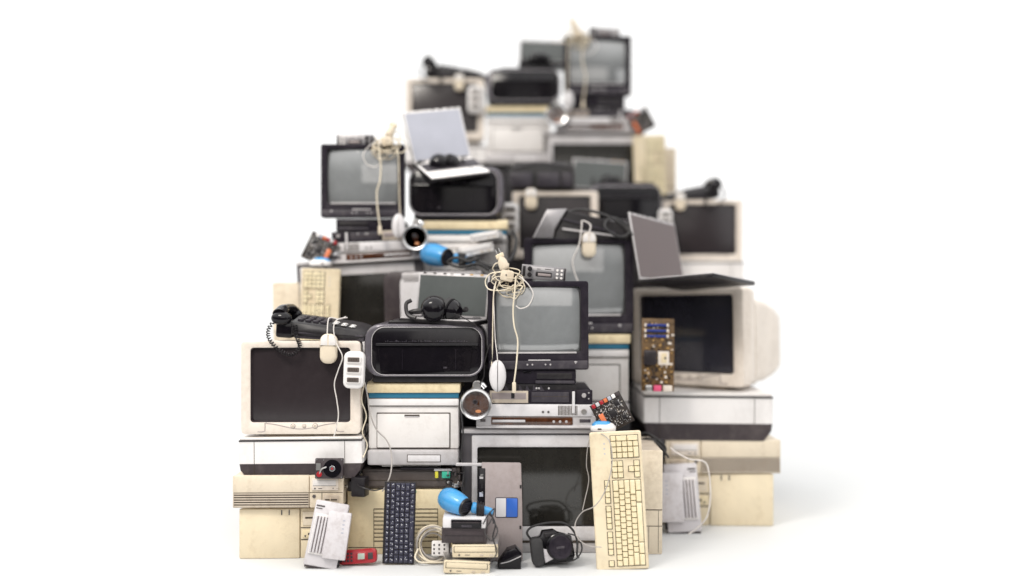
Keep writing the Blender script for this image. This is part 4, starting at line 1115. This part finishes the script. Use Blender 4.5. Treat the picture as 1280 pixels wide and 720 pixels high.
cb = put(circuit_board(), 775, 535, 3.63, 'black circuit board with an orange slot above the front cream keyboard', roll=-28, pitch=-8)
kb = put(keyboard(), 779, None, 3.50, 'cream full-size keyboard standing upright at the front right of the pile', roll=-2.6, pitch=-8)
pt = put(plain_tower(), 799, None, 3.70, 'narrow beige tower behind the upright front keyboard', roll=.3)
bm = MB(); 
cm = camera_thing(); put(cm, 694, None, 3.53, 'black camera with lens cap and strap on the floor by the front keyboard', roll=-6, pitch=-8, yaw=4); cm.location.z = .012

def blue_mouse():
    t = thing('wedge_mouse', 'mouse'); t['group'] = 'white mice with blue tops'
    b = MB(); b.loft([[(p[0], p[1] - 0, z) for p in rrect(.092 * k, .058 * k, .024 * k, 7, 0, .03)] for (k, z) in ((.95, 0), (1, .006), (.98, .014), (.8, .024), (.5, .030))], whitep); b.build('shell', whitep, t)
    b = MB(); b.loft([[(p[0], p[1], z) for p in rrect(.075 * k, .05 * k, .02 * k, 7, -.004, .03)] for (k, z) in ((1, .018), (.92, .025), (.7, .032), (.35, .035))], bluep); b.build('top_cover', bluep, t)
    b = MB(); b.box(-.02, -.006, -.0005, .004, .006, .011, markd, bev=.001); b.build('side_button', markd, t)
    return t
blm = put(blue_mouse(), 754, 539.5, 3.60, 'white and blue mouse on top of the upright front keyboard', yaw=-5)

# cables near the front
cable('mouse_cable', [(409, 417, 3.612), (410, 402, 3.62), (413, 397, 3.63), (424, 399, 3.66), (432, 396, 3.7)], .0022, cabl, 'pale cable of the front ivory mouse crossing the desk telephone')
cable('monitor_cable', [(434, 397, 3.67), (421, 400, 3.60), (417, 412, 3.585), (421, 430, 3.585), (428, 446, 3.585), (423, 462, 3.60), (418, 480, 3.61), (421, 500, 3.612), (423, 520, 3.612), (419, 540, 3.60), (417, 546, 3.60)], .0022, cabl, 'thin pale cable dangling down the right side of the front beige monitor')
cable('printer_cable', [(456, 478, 3.66), (460, 498, 3.64), (462, 515, 3.64), (470, 536, 3.64), (483, 550, 3.64), (489, 566, 3.63), (489, 588, 3.60), (484, 604, 3.59), (478, 614, 3.60)], .0026, cabg, 'grey cable running down the front white laser printer to the navy keyboard')
cable('speaker_cable', [(615, 452, 3.62), (613, 430, 3.64), (606, 452, 3.66), (605, 470, 3.66), (600, 480, 3.66)], .002, black, 'thin black cable between the black photo printer and the oval mouse')
cable('oval_mouse_cable', [(622, 452, 3.645), (621, 440, 3.655), (619, 424, 3.67), (618, 400, 3.675), (617, 365, 3.68), (620, 352, 3.69)], .0019, cabl, 'thin pale cable from the oval mouse up the left edge of the front black television')
cable('blue_mouse_cable', [(750, 541, 3.58), (762, 552, 3.485), (765, 580, 3.49), (757, 612, 3.50), (744, 632, 3.505), (728, 640, 3.53), (719, 655, 3.535), (722, 672, 3.50), (735, 682, 3.49), (752, 684, 3.475)], .0019, cabg, 'thin brown-grey cable looping from the blue mouse over the front keyboard')
cable('second_keyboard_cable', [(744, 541, 3.58), (736, 552, 3.58), (733, 580, 3.60), (736, 600, 3.60), (731, 625, 3.58), (728, 638, 3.57)], .0018, cabg, 'thin grey cable hanging left of the front keyboard over the television screen')
cable('power_cable', [(458, 470, 3.68), (458, 490, 3.69), (455, 520, 3.70), (457, 548, 3.71), (452, 585, 3.69), (446, 600, 3.66)], .003, black, 'black cord in the gap between the front monitor and white laser printer')
cable('adapter_cord', [(447, 606, 3.62), (455, 610, 3.60), (468, 613, 3.60), (480, 611, 3.61), (490, 616, 3.66)], .0026, black, 'black cord of the power adapter lying on the slotted cream case')
cable('floor_cord', [(612, 640, 3.50), (619, 655, 3.46), (616, 672, 3.44), (621, 690, 3.42), (612, 706, 3.40)], .0026, black, 'black cord hanging beside the stacked disc drives in front')

# ---- second layer: right column
D = 4.15; S = 1.19
put(copy_tree(tower), 898, None, D, 'cream tower lying on the floor at the lower right, door at its right end', s=S, flip=True, yaw=-2)
put(copy_tree(desk), 904, 592, D - .02, 'beige desktop computer with a brown vent band under the right white printer', s=S, flip=True)
put(copy_tree(mfp), 885, 550.5, D - .02, 'white flat printer with a dark base under the large turned monitor on the right', s=S, sz=1.30, roll=.6)
rc = put(crt_monitor(scr=scr_blue), 858, 490, 4.34, 'large cream monitor turned sideways on the right, above the blurred white printer', s=1.24, yaw=-38, roll=-1)
rc.location.z = Z(491.5, 4.15)
ml = put(motherboard(), 822, 489, 4.02, 'brown motherboard with blue slots leaning on the large turned monitor', roll=1, pitch=-4)
rl = laptop(scrm=lcdp, framem=silver, W=.36, H=.285, tilt=10, Dp=.34)
rl['label'] = 'open dark laptop with plum-grey screen on top of the large turned monitor'
ry = R(50); hx, hy = X(799, 4.06), 4.06        # the near end of its hinge
rl.location = (hx + math.cos(ry) * .18 + math.sin(ry) * .33, hy + math.sin(ry) * .18 - math.cos(ry) * .33, Z(352, 4.15))
rl.rotation_euler = (R(-4), R(5), ry)
r2 = put(copy_tree(router), 857, None, 4.00, 'white ribbed router leaning on the cream tower at the lower right', s=1.15, roll=-3, pitch=-10, flip=True, sz=1.2); r2.location.z = .008
a2 = put(copy_tree(ad), 822, 575, 3.98, 'black power adapter behind the narrow beige tower at the right', s=1.1)

for (k, q, l) in ((1, [(792, 548, 4.0), (806, 541, 3.98), (820, 548, 3.97), (832, 560, 3.96), (826, 574, 3.96), (810, 566, 3.98), (798, 556, 4.0), (808, 548, 3.97), (824, 556, 3.95), (836, 572, 3.95)], 'black cable bunched above the narrow beige tower at the right'),
                  (2, [(838, 560, 3.98), (846, 566, 3.95), (862, 574, 3.93), (880, 577, 3.93), (886, 590, 3.92), (888, 620, 3.92), (884, 645, 3.92), (872, 660, 3.93), (860, 668, 3.93)], 'pale cable curling round the right white router'),
                  (3, [(578, 500, 3.68), (577, 520, 3.66), (579, 545, 3.66), (576, 570, 3.67), (580, 590, 3.66), (577, 612, 3.65)], 'black cable hanging between white laser printer and big silver television')):
    cable('loose_cable', q, .0045 if k == 1 else .003, cabl if k == 2 else soft, l)
cable('loose_cable', [(455, 482, 3.68), (452, 500, 3.66), (458, 520, 3.67), (453, 540, 3.66), (459, 556, 3.67), (454, 572, 3.64)], .0022, cabw, 'thin ivory cable in the gap left of the front white laser printer')
cable('loose_cable', [(604, 655, 3.46), (610, 644, 3.45), (618, 636, 3.47), (614, 650, 3.43), (606, 664, 3.42), (614, 676, 3.41), (622, 664, 3.44), (616, 650, 3.46)], .0024, soft, 'black cord knotted behind the front blue hair dryer')
cable('loose_cable', [(566, 452, 4.08), (600, 322, 4.02), (585, 327, 4.0), (570, 322, 4.0), (560, 328, 4.02), (575, 334, 4.0), (596, 330, 4.0), (612, 338, 4.0)][1:], .006, soft, 'black cord wound round the handle of the blurred blue hair dryer')
# ---- second layer: column behind the circuit board
D = 4.12
put(copy_tree(btv), 724, 417.5, D, 'large black television with grey screen behind the sharp one, right of centre', s=1.21, roll=-.4)
put(copy_tree(las), 728, 524, D + .01, 'white laser printer with teal stripe right of centre under the large black television', s=1.15)
su = put(slot_unit(), 728, 300, D, 'black document scanner with grey end on the large black television right of centre', roll=2, s=1.2)
put(copy_tree(mouse_p), 736.5, 322, D - .05, 'ivory mouse hanging over the large black television right of centre', s=.95)
cable('hanging_mouse_cable', [(736, 292, 4.06), (738, 281, 4.08), (728, 276, 4.10), (727, 284, 4.08), (724, 305, 4.06), (716, 325, 4.06), (718, 340, 4.06), (724, 355, 4.06)], .0026, cabl, 'pale cable looping from the mouse over the large black television')

cable('loose_cable', [(700, 268, 4.14), (724, 262, 4.16), (748, 266, 4.13), (770, 276, 4.12), (786, 290, 4.11), (774, 296, 4.09), (756, 284, 4.08), (764, 272, 4.13), (782, 280, 4.12), (790, 294, 4.10)], .006, soft, 'thick black cord lying over the document scanner on the large black television')
# ---- third layer: left column (mirror order of the centre stack)
D = 4.27; S = .95
t3 = put(copy_tree(tv), 456, 452, D, 'tilted big silver television, blurred, at the left above the front monitor', s=S, flip=True, roll=-3)
put(copy_tree(dvd), 470, 327.5, D - .02, 'slim silver disc player at the left on the blurred tilted television', s=.92, flip=True, roll=-3.5)
put(copy_tree(spc), 468, 314, D - .02, 'slim silver computer at the left under the blurred black computer', s=.90, flip=True, roll=-2.5)
put(copy_tree(bpc), 461, 296, D - .02, 'black desktop computer at the left under the blurred upper left television', s=.92, flip=True)
put(copy_tree(btv), 453, 272, D - .03, 'black television with pale screen at the upper left, under a blurred car radio', s=.95, flip=True)
put(copy_tree(rad), 444, 183, D - .02, 'small car radio on the blurred upper left television', s=.95, flip=True)
put(copy_tree(tan), 484, 183, D - .04, 'ivory cable tangle hanging over the blurred upper left television', s=.92, flip=True)
put(copy_tree(om), 497.5, 298, D - .09, 'oval mouse with black stripe beside the blurred upper left television', s=.90)
put(copy_tree(spk), 519, 313, D - .09, 'round chrome speaker with painted orange glint below the upper left television', s=.92)
c3 = put(circuit_board(seed=8), 392, 328, D - .06, 'blurred circuit board with orange slot at the far left edge of the pile', roll=24, pitch=-8, s=1.0, flip=True)
put(copy_tree(blm), 399, 332, D - .10, 'white and blue mouse at the far left edge below the blurred circuit board', flip=True)
kfar = put(keyboard(False), 397, 462, D - .09, 'cream keyboard on end at the left above the desk telephone', s=.88, roll=2, flip=True); kfar['group'] = 'long cream keyboards on end'
put(copy_tree(pt), 366, 460, D, 'narrow beige tower at the far left behind the blurred keyboard', s=.95, roll=-1, flip=True)
gb = put(grey_box(), 546, 448, 4.13, 'light grey flatbed scanner on edge behind the front laptop', roll=-1.5)
h2 = put(copy_tree(hd), 552, 334, 4.10, 'sky blue hair dryer, blurred, lying above the front laptop', s=.92); h2.location.z = Z(334, 4.14)
wd = optical_drive(whitep, offwhite, 'white disc drives behind the hair dryer')
d2 = put(wd, 597, 318, 4.16, 'white disc drive behind the blue blurred hair dryer', s=.9, roll=-12, yaw=10)
d3 = put(copy_tree(wd), 606, 300, 4.16, 'tilted white disc drive above another, under the white power strip', s=.75, roll=-9, yaw=-8)
cable('black_hose', [(575, 330, 4.1), (590, 322, 4.08), (606, 331, 4.06), (622, 334, 4.06), (640, 322, 4.1), (645, 300, 4.2), (640, 288, 4.3)], .008, soft, 'thick black cord trailing behind the ivory cable tangle')

# ---- third layer: middle column
D = 4.32
put(copy_tree(las), 581, 372, D, 'white laser printer with blue stripe half hidden behind the blurred hair dryer', s=1.08)
put(copy_tree(pho), 570, 277, D - .02, 'black photo printer in the middle under the pale blue open laptop', s=.93, flip=True, sz=1.1)
l2 = laptop(scrm=lcdb, framem=whitep, W=.27, H=.235, tilt=36, Dp=.22)
put(l2, 577, 224, D - .10, 'open white laptop with pale blue screen on the blurred middle printer', roll=-9, yaw=24, pitch=24)
put(copy_tree(hp), 553, 216, D - .04, 'black headphones on the keyboard of the pale blue laptop', s=1.1, roll=-8)
put(copy_tree(strip), 637.5, 292, 4.50, 'white power strip hanging beside the middle beige monitor', s=1.05)

D = 4.66
put(copy_tree(crt), 694, 326, D, 'beige tube monitor half hidden behind the large black television', s=.92)
bg_ = put(bag(), 678, 238, D - .02, 'black padded equipment bag on the half hidden beige monitor', s=.98)
put(copy_tree(mouse_p), 664, 262, D - .06, 'ivory mouse hanging from the black equipment bag', s=.92)
put(copy_tree(pho), 782, 283, 4.83, 'black photo printer right of the black bag, behind the plum-screened laptop', s=.80, sz=.95)

# ---- fourth layer: right
D = 4.88
put(copy_tree(crt), 878, 331, D, 'beige tube monitor at the right edge behind the plum-screened laptop', s=.90, flip=True)
put(copy_tree(phone), 866, 250, D, 'black desk telephone on the right edge monitor', s=.85, flip=True, roll=-6)
put(copy_tree(mouse_p), 851, 263, D - .05, 'ivory mouse hanging over the right edge monitor', s=.78)
put(copy_tree(strip), 832, 292, D - .06, 'white power strip hanging beside the right edge monitor', s=.9)

put(copy_tree(mfp), 875, 362, D - .01, 'white flat printer under the right edge monitor behind the plum-screened laptop', s=.95)
# ---- fourth layer: the top
D = 5.18; S = .95
put(copy_tree(crt), 556, 178, D, 'beige tube monitor near the top left, behind the pale blue laptop', s=.94)
put(copy_tree(mfp), 556, 215, D, 'white flat printer under the top left monitor, behind the pale blue laptop', s=.95)
put(copy_tree(phone), 567, 97, D, 'black desk telephone on the top left monitor', s=.95, roll=4)
put(copy_tree(mouse_p), 574, 113, D - .05, 'ivory mouse hanging over the top left monitor', s=.8)
put(copy_tree(strip), 594, 141, D - .06, 'white power strip hanging beside the top left monitor', s=1.05)
put(copy_tree(las), 648, 206, D, 'white laser printer with blue stripe high in the pile', s=.99)
put(copy_tree(pho), 654, 131, D - .03, 'black photo printer near the top beside the topmost television', s=.87)
l4 = put(copy_tree(lap), 679, 80, D - .0, 'dark open laptop with headphones near the top', s=.88, roll=2)
put(copy_tree(hp), 672, 80, D - .04, 'black headphones on the topmost laptop', s=.88)
put(copy_tree(btv), 747, 119, D - .03, 'topmost black television with pale screen', s=.93)
put(copy_tree(rad), 755, 47, D - .01, 'dark car radio on the very top of the pile', s=.95, roll=4)
tn = put(copy_tree(tan), 722, 48, D - .04, 'ivory cable tangle on top of the topmost television', s=.90)
put(copy_tree(bpc), 747, 139, D - .02, 'black desktop computer under the topmost television', s=.93)
put(copy_tree(spc), 745, 155, D - .02, 'slim silver computer near the top under the black desktop', s=.98, sz=.75)
put(copy_tree(dvd), 747, 166, D - .02, 'slim silver disc player near the top on the green-screened television', s=.98)
put(copy_tree(om), 711, 137, D - .09, 'oval mouse hanging beside the topmost television', s=.85)
put(copy_tree(spk), 695, 158, D - .07, 'round chrome speaker near the top beside the white laser printer', s=.95)
c4 = put(circuit_board(seed=9), 808, 164, D - .03, 'blurred dark circuit board at the upper right above the keyboard', roll=-28, s=.95)
t4 = put(copy_tree(tv), 741, 268, D, 'big silver television high in the pile behind a dark laptop', s=.93)
put(copy_tree(kfar), 815, 275, D - .09, 'cream keyboard on end at the upper right', s=.90, roll=-2)
k4 = put(copy_tree(pt), 826, 272, D, 'narrow beige tower at the upper right behind the blurred keyboard', s=.94)
l5 = put(copy_tree(lap), 752, 240, 4.92, 'dark green-screened laptop leaning on the upper silver television', s=.98, roll=4)
put(copy_tree(hp), 762, 236, 4.90, 'black headphones on the dark green-screened laptop', s=.9)

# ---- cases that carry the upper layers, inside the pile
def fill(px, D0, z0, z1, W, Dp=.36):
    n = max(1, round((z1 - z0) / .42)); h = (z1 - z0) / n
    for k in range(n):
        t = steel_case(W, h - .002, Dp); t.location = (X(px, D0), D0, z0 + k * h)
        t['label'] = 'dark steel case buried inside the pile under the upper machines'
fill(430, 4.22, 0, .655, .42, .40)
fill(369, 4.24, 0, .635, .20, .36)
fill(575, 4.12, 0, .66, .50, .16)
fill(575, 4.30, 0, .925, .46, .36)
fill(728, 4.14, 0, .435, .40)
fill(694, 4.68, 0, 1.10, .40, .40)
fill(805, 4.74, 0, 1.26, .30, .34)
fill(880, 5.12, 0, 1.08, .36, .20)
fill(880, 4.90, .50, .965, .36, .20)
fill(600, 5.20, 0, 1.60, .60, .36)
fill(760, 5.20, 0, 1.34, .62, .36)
